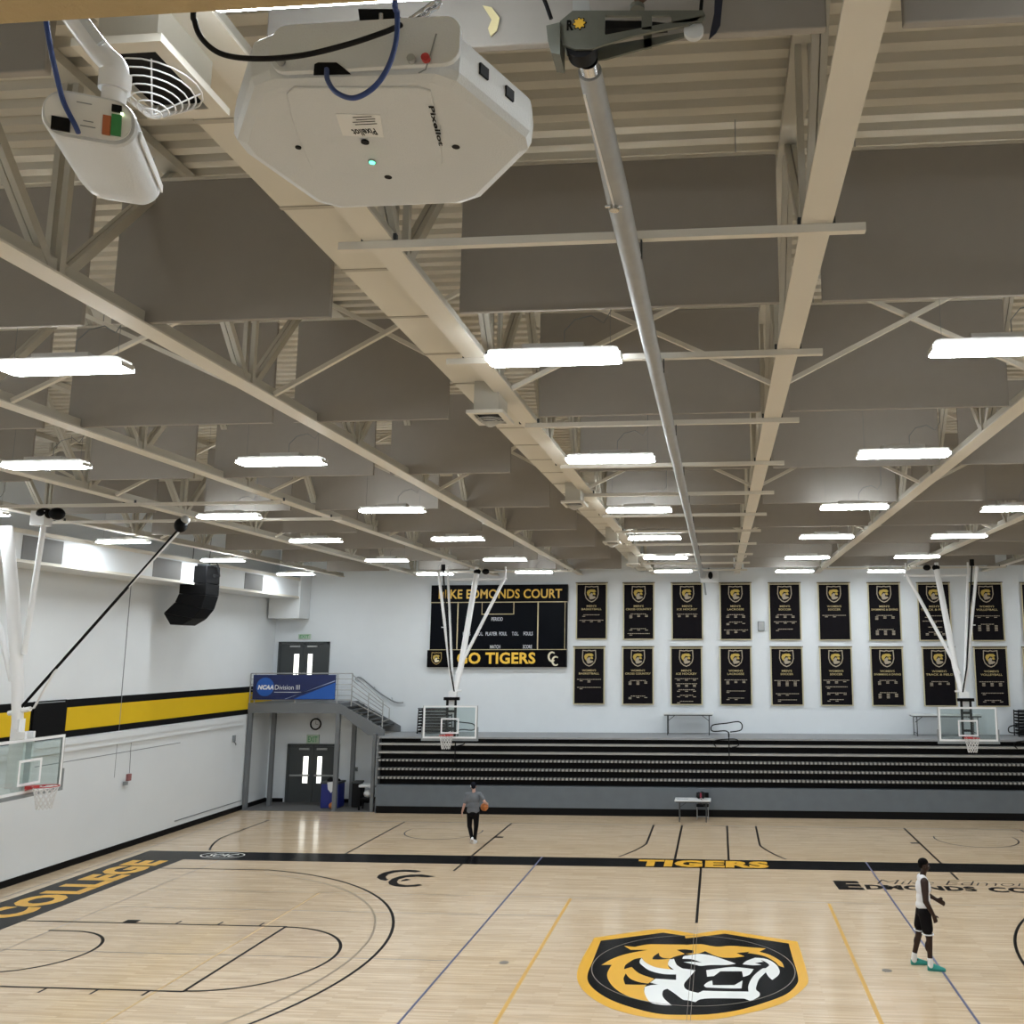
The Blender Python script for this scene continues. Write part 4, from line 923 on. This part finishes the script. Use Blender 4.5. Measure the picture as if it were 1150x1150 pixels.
# small print blocks: (z of block top, rows in each of three columns, long title line width)
PT = [[(1.06, .62, (1, 0, 0)), (.84, .92, (1, 1, 1))], [(1.10, .62, (3, 2, 2)), (.50, .62, (1, 1, 1)), (.30, .85, (1, 0, 0))], [(1.10, .78, (2, 2, 2))], [(1.08, .62, (2, 2, 2)), (.78, .5, (2, 1, 1)), (.46, .9, (3, 2, 1))], [(1.08, .6, (2, 2, 2)), (.80, .85, (1, 1, 1)), (.5, .55, (1, 0, 0))],
      [(1.06, .9, (1, 1, 0))], [(1.06, .6, (3, 2, 2)), (.5, .6, (4, 4, 4))], [(1.05, .6, (1, 0, 0)), (.84, .9, (0, 1, 0)), (.6, .5, (0, 0, 0)), (.4, .5, (2, 2, 2))], [(1.05, .9, (1, 1, 1)), (.72, .5, (5, 5, 5))], [(1.05, .8, (1, 1, 1))]]
PB2 = [[(1.06, .92, (1, 2, 0)), (.74, .9, (1, 0, 0))], [(1.02, .6, (3, 3, 2)), (.40, .55, (2, 1, 1))], [(1.10, .88, (1, 1, 1)), (.90, .8, (2, 2, 2)), (.66, .6, (1, 1, 1)), (.44, .5, (1, 1, 1)), (.2, .5, (1, 0, 0))], [(1.06, .85, (3, 2, 2)), (.62, .7, (1, 0, 0)), (.34, .6, (1, 1, 0))], [(1.04, .95, (4, 4, 4)), (.52, .85, (1, 1, 0)), (.28, .7, (1, 0, 0))],
       [(1.06, .95, (2, 2, 1)), (.80, .8, (1, 0, 0)), (.56, .7, (1, 1, 1)), (.3, .55, (1, 1, 0))], [(1.06, .6, (3, 2, 2)), (.58, .6, (4, 4, 3))], [(1.02, .6, (3, 2, 2))], [(1.02, .9, (3, 3, 3)), (.58, .8, (1, 0, 0)), (.3, .6, (1, 1, 1))], [(1.05, .8, (1, 1, 1))]]
def lc(s): return s.capitalize()
for row, (XS, TXT, PR, ztop) in enumerate(((TOPX, TT, PT, (8.31, 8.19)), (BOTX, TB, PB2, (5.87, 5.82)))):
    H = 2.17; Wd = 1.19
    for i, x0 in enumerate(XS):
        zt = ztop[0]+(ztop[1]-ztop[0])*i/9; hdg = TXT[i]
        rown = 'upper row' if row == 0 else 'lower row'
        nm = ("reading %s %s" % hdg) if hdg else 'cut by the right edge'
        t = thing('wall_banner', 'black gold-edged banner %s, %s on the back wall' % (nm, rown), 'banner', (x0+Wd/2, YF-.05, zt-H), 0, 'black sports banners on the back wall')
        cl = MB(); nx = 12; nz = 5; vs = []; fs = []
        for iz in range(nz+1):
            for ix in range(nx+1):
                xx = -Wd/2+Wd*ix/nx; fz = iz/nz; vs.append((xx*(1+.015*(1-fz)), .012*math.sin(ix*1.3+i*2+row)*(1-fz)-.0, H*fz+.012*math.sin(ix*PI/nx)*(1-fz)*-1))
        m_ = (nx+1)
        fs = [(a*m_+b, a*m_+b+1, (a+1)*m_+b+1, (a+1)*m_+b) for a in range(nz) for b in range(nx)]
        N0 = len(vs); vs2 = vs+[(v[0], v[1]+.006, v[2]) for v in vs]; fs2 = fs+[tuple(N0+q for q in f[::-1]) for f in fs]
        edge = [(a, a+1) for a in range(nx)]
        cl.add(vs2, fs2, True); cl.build('cloth', M_bcloth, t)
        bo = MB(); e = .038; Y = -.022
        bo.box(-Wd/2-.01, -Wd/2+e, Y, Y+.006, 0, H).box(Wd/2-e, Wd/2+.01, Y, Y+.006, 0, H).box(-Wd/2+e, Wd/2-e, Y, Y+.006, 0, e).box(-Wd/2+e, Wd/2-e, Y, Y+.006, H-e*1.9, H-e)
        bo.build('border', M_bborder, t)
        MB().tube([(-Wd/2-.03, -.005, H), (Wd/2+.03, -.005, H)], .022, 8).build('rod', mat('brown_rod', (.12, .09, .04), .6), t)
        crest(t, 0, H-.43, .56, -.023, M_btext, M_bcloth, M_btext)
        x = MB()
        if hdg:
            wA = .076*len(hdg[0]); wB = min(.078*len(hdg[1]), .98)
            text(x, hdg[0], (-wA/2, -.024, H-.93), (1, 0, 0), (0, 0, 1), wA, .075, .02); x.build('heading_lettering', M_head, t); x = MB(); text(x, hdg[1], (-wB/2, -.024, H-1.05), (1, 0, 0), (0, 0, 1), wB, .075, .02)
        x.v and x.build('heading_lettering', M_head, t)
        x = MB()
        for z, lw, cols in PR[i]:
            z = z*.93-.06
            # illegible small print: rows of short marks
            q = -lw/2
            while q < lw/2-.02: wq = random.uniform(.03, .09); x.box(q, min(q+wq, lw/2), -.024, -.021, z, z+.024); q += wq+.015
            for ci, nrow in enumerate(cols):
                for r_ in range(nrow): x.box((ci-1)*.30-.055, (ci-1)*.30+.055, -.024, -.021, z-.055-.045*r_, z-.030-.045*r_)
        x.build('small_lettering', M_btext, t)

# ================================================================= STAIR PLATFORM
PY = 15.4; PX1 = -13.36; PZ = 3.82
t = thing('stair_platform', 'grey steel landing with railings and stairs in the far left corner', 'stair platform', (-15.1, PY, 0))
MB().box(XL+.03, PX1, PY, YF-.02, PZ-.36, PZ).build('deck', M_pframe, t, world=True)
for (u0, v0, Y) in ((0, 0, 0),): pass
def post(X, Y, z1, r=.07): MB().box(X-r, X+r, Y-r, Y+r, 0.012, z1).build('post', M_pframe, t, world=True)
P3 = tuple(at(302, 905, 'Z', 0))[:2]; P4 = tuple(at(394, 905, 'Z', 0))[:2]
post(-16.78, 15.47, PZ-.36); post(-13.42, 15.47, PZ-.36); post(*P3, PZ-.36); post(*P4, 3.15); post(-11.98, 15.36, 2.75, .06)
# flight descending to the walkway
sx0, sx1, sz0, sz1 = PX1, -11.95, PZ, 2.86
for Yq in (PY, YF-.12):
    MB().prism([(sx0, Yq, sz0-.02), (sx1+.3, Yq, sz1+.02), (sx1+.3, Yq, sz1-.20), (sx1-.3, Yq, sz1-.18), (sx0, Yq, sz0-.36)], (0, .06, 0)).build('stringer', M_pframe, t, world=True)
for k in range(7):
    f_ = (k+.5)/7; X = sx0+(sx1-sx0)*f_; z = sz0-(sz0-sz1)*(k+1)/8
    MB().box(X-.13, X+.16, PY+.06, YF-.12, z-.04, z).build('tread', M_dgrey, t, world=True)
rl = MB(); ZT = 4.90
for z in (ZT, 4.70, 4.50, 4.30, 4.10, 3.94): rl.tube([(XL+.06, PY+.03, z), (-12.95-.0*(z), PY+.03, z)], .022 if z == ZT else .014, 6)
for X in (XL+.06, -16.66, -15.1, -13.5, -12.95): rl.tube([(X, PY+.03, PZ if X < -13 else 3.7), (X, PY+.03, ZT)], .022, 6)
rl.build('railing', M_galv, t, world=True)
rs = MB()
for k in range(6):
    dz = .19*k; rs.tube([(-13.3+.35, PY+.03, ZT-.05-dz), (-11.75, PY+.03, ZT-1.0-dz*.62)], .018, 6)
rs.tube([(-11.75, PY+.03, ZT-1.0), (-11.75, PY+.03, 2.85)], .022, 6).tube([(-12.3, PY+.03, ZT-.72), (-12.3, PY+.03, 3.2)], .018, 6)
rs.tube([(-11.75, PY+.03, ZT-1.1), (-11.5, PY+.03, ZT-1.25), (-11.5, PY+.03, 3.25), (-11.75, PY+.03, 3.15)], .018, 6)
rs.build('stair_railing', M_galv, t, world=True)
hr = MB().tube(smooth([at(399, 763, 'Y', YF-.08), at(405, 761, 'Y', YF-.08), at(425, 777, 'Y', YF-.08), at(443, 788, 'Y', YF-.08), at(453, 789, 'Y', YF-.08)], 4), .025, 8)
for X, z in ((-12.75, 4.35), (-12.05, 3.95)): hr.tube([(X, YF-.08, z), (X, YF, z-.08)], .015, 6)
hr.build('wall_handrail', M_grey, t, world=True)
# blue banner on the railing
t = thing('division_banner', 'dark blue banner with white lettering tied to the platform railing', 'banner', (-15.12, PY-.03, 3.95))
MB().box(-1.59, 1.57, -.006, .006, 0, .90).build('cloth', M_navy, t)
MB().prism([(.0, -.008, .02), (1.56, -.008, .02), (1.56, -.008, .62)], (0, -.002, 0)).build('blue_wedge', M_blue, t, label='brighter blue wedge')
MB().prism([(-.35, -.011, .02), (-.30, -.011, .02), (1.55, -.011, .70), (1.55, -.011, .665)], (0, -.002, 0)).build('white_stripe', mat('silver_line', (.35, .42, .6), .5), t)
MB().tube([(-1.12, -.006, .46), (-1.12, -.012, .46)], .34, 28).build('blue_disc', M_blue, t)
x = MB(); text(x, 'NCAA', (-1.40, -.014, .36), (1, 0, 0), (0, 0, 1), .62, .17, .06, .2); text(x, 'Division III', (-.74, -.009, .36), (1, 0, 0), (0, 0, 1), .95, .17, 0)
x.box(-.76, .28, -.010, -.008, .26, .275); x.build('lettering', M_bwhite, t, label='white NCAA Division III lettering')
# things around the platform
def exit_sign(X, z, Y, lab, w=.5, h=.2):
    t = thing('exit_sign', lab, 'exit sign', (X, Y, z)); MB().box(-w/2, w/2, -.06, 0, -h/2, h/2).build('case', M_exit, t, bevel=.01)
    x = MB(); text(x, 'EXIT', (-w*.38, -.063, -h*.32), (1, 0, 0), (0, 0, 1), w*.76, h*.64, .03); x.build('lettering', M_exitg, t)
exit_sign(-15.68, 6.29, YF, 'pale green exit sign above the upper double doors')
exit_sign(-15.12, 2.36, YF, 'pale green exit sign above the lower double doors', .5, .34)
t = thing('wall_clock', 'round wall clock with a dark rim above the lower doors', 'clock', (-15.04, YF, 2.93))
MB().tube([(.2*math.cos(a*PI/12), -.04, .2*math.sin(a*PI/12)) for a in range(24)], .03, 8, closed=True).build('rim', M_black, t)
MB().tube([(0, 0, 0), (0, -.03, 0)], .19, 24).build('face', M_whitep, t); MB().bar((0, -.035, 0), (.0, -.035, .12), .004, .012).bar((0, -.035, 0), (.09, -.035, -.02), .004, .012).build('hand', M_black, t)
t = thing('recycling_bin', 'dark blue bin with white papers under the stair platform', 'bin', (-13.78, 16.2, .012))
MB().box(-.36, .30, -.3, .3, 0, .92).build('body', M_binblue, t, bevel=.02); MB().box(-.38, .32, -.32, .32, .86, .93).build('rim', M_dgrey, t)
MB().prism([(-.12, -.31, .92), (.14, -.31, .95), (.18, -.33, .75), (.05, -.34, .55), (-.08, -.33, .68)], (0, -.01, 0)).build('paper', M_bwhite, t, label='white crumpled sheet hanging over the rim')
MB().ell((-.15, 0, .95), .12, .12, .12).ell((.1, .1, .93), .1, .1, .08).build('contents', M_rubber, t)
t = thing('basketball', 'orange basketball on the floor before the dark blue bin', 'ball', (-13.62, 15.75, .012))
MB().ell((0, 0, .12), .12, .12, .12).build('ball', M_ball, t)
t = thing('waste_bin', 'dark narrow waste bin behind the platform post beside the blue bin', 'bin', (-12.93, 16.35, .012)); MB().box(-.14, .14, -.2, .2, 0, .88).build('body', M_rubber, t, bevel=.02); MB().box(-.16, .16, -.22, .22, .85, .92).build('lid', M_dgrey, t, bevel=.01)
t = thing('bar_stool', 'black stool frame with a white seat beside the bleachers end', 'stool', (-12.28, 15.75, .012))
MB().box(-.30, .30, -.22, .22, .80, .90).build('seat', M_whitep, t, bevel=.03)
for s in (-1, 1):
    for yy in (-.18, .18): MB().bar((s*.26, yy, 0), (s*.24, yy, .80), .05, .05).build('leg', M_black, t)
MB().box(-.24, .24, -.2, .2, .36, .42).build('shelf', M_black, t); MB().ell((0, 0, .56), .17, .15, .14).build('stored_bundle', M_whitep, t, label='white bundle under the seat')
t = thing('wall_speaker', 'small white wall speaker between two upper banners', 'speaker', (2.16, YF, 6.62)); MB().box(-.13, .13, -.12, 0, -.18, .18).build('housing', M_grey, t, bevel=.02); MB().box(-.10, .10, -.125, -.12, -.15, .15).build('grille', M_galv, t)
t = thing('security_camera', 'white security camera on a bracket at the far end of the long pipe', 'camera', (.02, 16.2, 8.25))
MB().box(-.12, .55, -.1, .1, -.05, .45).build('housing', M_whitep, t, bevel=.03); MB().ell((-.05, -.1, .25), .16, .12, .18).build('dome', M_whitep, t); MB().ell((.26, -.11, .22), .09, .04, .14).build('lens', M_black, t); MB().tube([(.02, 0, -.03), (.08, -.02, -.5)], .035, 8).build('bracket', M_grey, t)
MB().tube([(.2, 0, .45), (.2, 0, 2.17)], .03, 8).build('stem', M_grey, t)
t = thing('light_switch', 'small grey switch plate on the wall under the stairs', 'switch', (-13.35, YF, 1.25)); MB().box(-.06, .06, -.02, 0, -.08, .08).build('plate', M_grey, t); MB().box(-.015, .015, -.03, -.02, -.03, .03).build('toggle', M_dgrey, t)

# ================================================================= PEOPLE
def remesh(o, v=.010):
    r = o.modifiers.new('remesh', 'REMESH'); r.mode = 'VOXEL'; r.voxel_size = v; r.use_smooth_shade = True
    s = o.modifiers.new('smooth', 'SMOOTH'); s.factor = .5; s.iterations = 4
    return o
def hand(mb, w, f, n, side, curl=.6, sc=1.0):
    """w wrist, f finger direction, n palm-facing direction, side the thumb side direction"""
    w = Vector(w); f = Vector(f).normalized(); n = Vector(n).normalized(); sd = Vector(side).normalized()
    for q in (-.028, -.010, .010, .028): mb.capsule(w+sd*q*.6*sc, w+f*.085*sc+sd*q*sc, .017*sc, .015*sc, 8)
    for q, L in ((.032, .068), (.011, .078), (-.010, .072), (-.031, .056)):
        p0 = w+f*.088*sc+sd*q*sc; d1 = (f+n*curl*.4).normalized(); d2 = (f+n*curl*1.3).normalized(); d3 = (f*.6+n*curl*1.8).normalized()
        p1 = p0+d1*L*.45*sc; p2 = p1+d2*L*.32*sc; p3 = p2+d3*L*.25*sc
        mb.capsule(p0, p1, .0105*sc, .0098*sc, 8).capsule(p1, p2, .0098*sc, .009*sc, 8).capsule(p2, p3, .009*sc, .008*sc, 8)
    p0 = w+f*.022*sc+sd*.030*sc; p1 = p0+(f*.6+sd*.9+n*.2).normalized()*.042*sc; p2 = p1+(f*1.0+sd*.25+n*.5).normalized()*.034*sc
    mb.capsule(p0, p1, .014*sc, .012*sc, 8).capsule(p1, p2, .0115*sc, .010*sc, 8)
def head(mb, c, yaw=0, pitch=0):
    """c is the head centre; face towards +y before rotation"""
    Rm = Matrix.Rotation(yaw, 3, 'Z') @ Matrix.Rotation(pitch, 3, 'X'); c = Vector(c); V = lambda x, y, z: c+Rm @ Vector((x, y, z))
    mb.ell(V(0, -.012, .028), .075, .095, .092, rot=Rm); mb.ell(V(0, .020, -.035), .060, .070, .075, rot=Rm); mb.ell(V(0, .045, -.085), .030, .028, .024, rot=Rm)
    mb.capsule(V(0, .082, .010), V(0, .100, -.028), .010, .014, 8); mb.capsule(V(-.018, .082, -.060), V(.018, .082, -.060), .009, .009, 8)
    for s in (-1, 1):
        mb.ell(V(s*.076, -.004, -.008), .010, .020, .032, rot=Rm); mb.capsule(V(s*.045, .076, .030), V(s*.015, .084, .027), .008, .008, 8)
    return V
def eyes(V, t):
    for s in (-1, 1):
        e = MB().ell(V(s*.031, .074, .006), .011, .010, .007, 12).build('eye', mat('eye_white', (.28, .27, .26), .4), t)
        MB().ell(V(s*.031, .083, .006), .006, .003, .006, 8).build('pupil', M_black, e)
def shoe(toe, heel, m_, t, sole=M_bwhite, up=(0, 0, 1)):
    toe = Vector(toe); heel = Vector(heel); up = Vector(up).normalized(); d = (toe-heel).normalized(); s_ = d.cross(up).normalized(); L = (toe-heel).length
    secs = [(0, .034, .070), (.10, .042, .108), (.30, .045, .115), (.42, .047, .098), (.55, .050, .082), (.72, .054, .066), (.88, .047, .050), (1, .028, .032)]
    mb = MB(); rg = []
    for f_, w, h in secs:
        c = heel+d*L*f_; rg.append([c+s_*w*math.cos(a)+up*(.012+h*max(0, math.sin(a))) for a in [PI*k/8 for k in range(9)]])
    n_ = 9
    for i in range(len(rg)-1): mb.add(rg[i]+rg[i+1], [(k, (k+1) % n_, n_+(k+1) % n_, n_+k) for k in range(n_)], True)
    mb.add(rg[0], [tuple(range(n_))]); mb.add(rg[-1], [tuple(range(n_))[::-1]])
    o = mb.build('shoe', m_, t, fixn=True)
    so = MB(); P = [heel+d*L*f_+s_*w*1.05 for f_, w, h in secs]+[heel+d*L*f_-s_*w*1.05 for f_, w, h in secs[::-1]]
    so.prism(P, up*.018); so.build('sole', sole, o, fixn=True)
    return o

# --- person with the ball, walking away; local frame: +y is the walking direction (away)
p1 = thing('person', 'person seen from behind in grey shirt and black trousers carrying a ball', 'person', (-6.86, 10.15, 0), math.radians(6))
b = MB()
hipL, hipR = (-.095, 0, .92), (.095, 0, .92)
kneeL, ankL = (-.115, .13, .50), (.00, -.02, .135)
kneeR, ankR = (.085, .10, .50), (.045, .16, .10)
shL, shR = (-.195, .02, 1.43), (.195, .02, 1.43)
elL, wrL = (-.265, -.02, 1.14), (-.335, .05, .92)
elR, wrR = (.345, -.06, 1.22), (.405, .13, 1.13)
b.capsule(hipL, kneeL, .085, .058).capsule(kneeL, ankL, .056, .038).capsule(hipR, kneeR, .085, .058).capsule(kneeR, ankR, .056, .038)
b.capsule(ankL, (ankL[0], ankL[1]+.0, ankL[2]+.01), .036, .03).capsule(ankR, (ankR[0], ankR[1]+.07, .05), .032, .026)
b.ell((0, 0, .96), .165, .115, .12).ell((0, .0, 1.12), .145, .10, .16).ell((0, .01, 1.30), .18, .115, .17).capsule((-.13, .015, 1.44), (.13, .015, 1.44), .065, .065)
b.capsule((0, .01, 1.44), (0, .02, 1.58), .058, .052)
b.capsule(shL, elL, .058, .042).capsule(elL, wrL, .042, .027).capsule(shR, elR, .058, .042).capsule(elR, wrR, .042, .027)
hand(b, wrL, (-.15, .15, -1), (1, 0, 0), (0, 1, 0), .7)
hand(b, wrR, (.0, .8, -.75), (-1, .1, -.2), (.2, .6, .8), .9)
V1 = head(b, (-.015, .02, 1.665), .25, -.05)
remesh(b.build('body', M_skin_l, p1), .009); eyes(V1, p1)
h_ = MB(); h_.ell(V1(0, -.020, .048), .083, .098, .085).ell(V1(0, -.055, .0), .070, .055, .07); remesh(h_.build('hair', M_hair2, p1), .01)
h_ = MB().ell(V1(-.075, -.02, .015), .018, .03, .04); h_.build('headphone', M_bwhite, p1, label='pale ear cup')
s_ = MB(); s_.ell((0, 0, 1.00), .190, .130, .14).ell((0, -.005, 1.13), .175, .128, .18).ell((0, .005, 1.30), .200, .135, .18).capsule((-.13, .015, 1.435), (.13, .015, 1.435), .078, .078)
s_.capsule(shL, Vector(shL).lerp(Vector(elL), .72), .074, .066).capsule(shR, Vector(shR).lerp(Vector(elR), .62), .074, .066).capsule((-.075, 0, .955), (.075, 0, .955), .115, .115).capsule((-.07, -.0, 1.1), (.07, 0, 1.1), .118, .118)
remesh(s_.build('t_shirt', M_shirt, p1), .012)
s_ = MB(); s_.ell((0, 0, .90), .172, .125, .13).capsule(hipL, kneeL, .100, .072).capsule(kneeL, Vector(kneeL).lerp(Vector(ankL), .97), .070, .050).capsule(hipR, kneeR, .100, .072).capsule(kneeR, Vector(kneeR).lerp(Vector(ankR), .97), .070, .050)
remesh(s_.build('trousers', M_pants, p1), .012)
shoe((.035, .06, .022), (.0, -.115, .235), M_bwhite, p1, M_bwhite, (0, .7, .7)) if False else shoe((-.035, .10, .0), (-.0, -.09, .15), M_bwhite, p1, M_bwhite, (0, .6, .8))
shoe((.055, .34, .0), (.045, .07, .0), M_bwhite, p1)
bl = thing('basketball', 'orange basketball held under the right arm of the person in grey', 'ball', tuple(wmat(p1) @ Vector((.315, .14, 1.05))))
MB().ell((0, 0, 0), .12, .12, .12, 24).build('ball', M_ball, bl)
sg = MB(); 
for ax in ((1, 0, 0), (0, 1, 0), (0, 0, 1)):
    Rq = Vector(ax).to_track_quat('Z', 'Y'); sg.tube([Rq @ Vector((.1195*math.cos(a*PI/14), .1195*math.sin(a*PI/14), 0)) for a in range(28)], .003, 5, closed=True)
sg.build('seam', M_black, bl)

# --- player standing sideways facing right; local +y is the facing direction, +x his right side (towards the viewer)
p2 = thing('person', 'player in white sleeveless shirt, black shorts and teal shoes standing sideways', 'person', (4.22, .28, 0), math.radians(-90))
b = MB()
hL, hR = (-.10, -.02, .97), (.10, -.02, .97)
kL, aL = (-.14, -.09, .54), (-.17, -.20, .11)
kR, aR = (.11, .04, .54), (.13, .03, .11)
sL, sR = (-.20, .0, 1.52), (.20, -.02, 1.52)
eL, wL = (-.27, .06, 1.23), (-.20, .27, 1.12)
eR, wR = (.29, -.03, 1.21), (.27, .10, .97)
b.capsule(hL, kL, .092, .062).capsule(kL, aL, .060, .040).capsule(hR, kR, .092, .062).capsule(kR, aR, .060, .040)
b.ell((kL[0]+.0, kL[1]-.05, .40), .048, .052, .10).ell((kR[0], kR[1]-.035, .40), .048, .052, .10)
b.capsule(aL, (-.17, -.10, .055), .036, .032).capsule(aR, (.14, .13, .055), .036, .032)
b.ell((0, -.02, 1.02), .165, .118, .13).ell((0, -.01, 1.20), .15, .105, .17).ell((0, -.005, 1.38), .185, .122, .18).capsule((-.14, -.01, 1.52), (.14, -.01, 1.52), .068, .068)
b.capsule((0, -.015, 1.52), (0, .02, 1.67), .060, .055)
b.capsule(sL, eL, .070, .050).capsule(eL, wL, .052, .031).capsule(sR, eR, .074, .052).capsule(eR, wR, .054, .033).ell(Vector(sR).lerp(Vector(eR), .45), .062, .066, .10)
hand(b, wL, (.15, 1, -.45), (-.8, -.1, -.6), (.3, .3, .9), .7, 1.12)
hand(b, wR, (-.05, .35, -1), (-.8, -.5, 0), (.0, .9, .3), .8)
V2 = head(b, (0, .03, 1.765), 0, -.10)
remesh(b.build('body', M_skin_d, p2), .009); eyes(V2, p2)
h_ = MB(); h_.ell(V2(0, -.022, .052), .083, .096, .080).ell(V2(0, -.06, .0), .068, .05, .06); remesh(h_.build('hair', M_hair, p2), .01)
s_ = MB(); s_.ell((0, -.02, 1.08), .178, .132, .12).ell((0, -.012, 1.20), .168, .125, .17).ell((0, -.005, 1.38), .194, .138, .17).capsule((-.12, -.01, 1.515), (.12, -.01, 1.515), .078, .078).capsule((-.08, -.02, 1.54), (.08, -.02, 1.54), .075, .075)
remesh(s_.build('sleeveless_shirt', M_tank, p2), .012)
s_ = MB(); s_.ell((0, -.02, .98), .178, .135, .13).capsule(hL, (-.125, -.07, .70), .115, .105).capsule(hR, (.115, .01, .70), .115, .105)
sh = remesh(s_.build('shorts', M_shorts, p2), .012)
s_ = MB()
for c_ in ((-.130, -.075, .612), (.118, .015, .612)):
    s_.tube([(c_[0]+.098*math.cos(a*PI/10), c_[1]+.098*math.sin(a*PI/10), c_[2]) for a in range(20)], .011, 6, closed=True)
s_.build('hem_stripe', M_bwhite, sh, label='pale stripe at the hem')
for a_, k_ in ((aL, kL), (aR, kR)):
    MB().capsule(Vector(a_)+Vector((0, .01, -.035)), Vector(a_).lerp(Vector(k_), .18), .056, .048).build('sock', M_sock, p2)
shoe((-.18, .06, .0), (-.17, -.25, .0), M_teal, p2, mat('sole_teal', (.03, .20, .17), .6)); shoe((.16, .29, .0), (.13, -.02, .0), M_teal, p2, mat('sole_teal', (.03, .20, .17), .6))

# ================================================================= CAMERA, WORLD, VIEW
cam = bpy.data.cameras.new('camera'); co = bpy.data.objects.new('camera', cam); COL.objects.link(co)
Mx = Matrix(((CR[0], CU[0], -_F[0]), (CR[1], CU[1], -_F[1]), (CR[2], CU[2], -_F[2]))).to_4x4(); Mx.translation = Vector(CPOS); co.matrix_world = Mx
cam.sensor_fit = 'HORIZONTAL'; cam.sensor_width = 36; cam.lens = CF/1150*36
cam.shift_x = (575-CCX)/1150; cam.shift_y = (CCY-575)/1150; cam.clip_start = .05; cam.clip_end = 200
SC.camera = co
w = bpy.data.worlds.new('world'); SC.world = w; w.use_nodes = True
w.node_tree.nodes['Background'].inputs[0].default_value = (.6, .62, .65, 1); w.node_tree.nodes['Background'].inputs[1].default_value = .05
SC.view_settings.view_transform = 'Standard'; SC.view_settings.look = 'None'; SC.view_settings.gamma = 1; SC.view_settings.use_curve_mapping = False
SC.view_settings.exposure = 1.10
SC.cycles.max_bounces = 10; SC.cycles.diffuse_bounces = 6
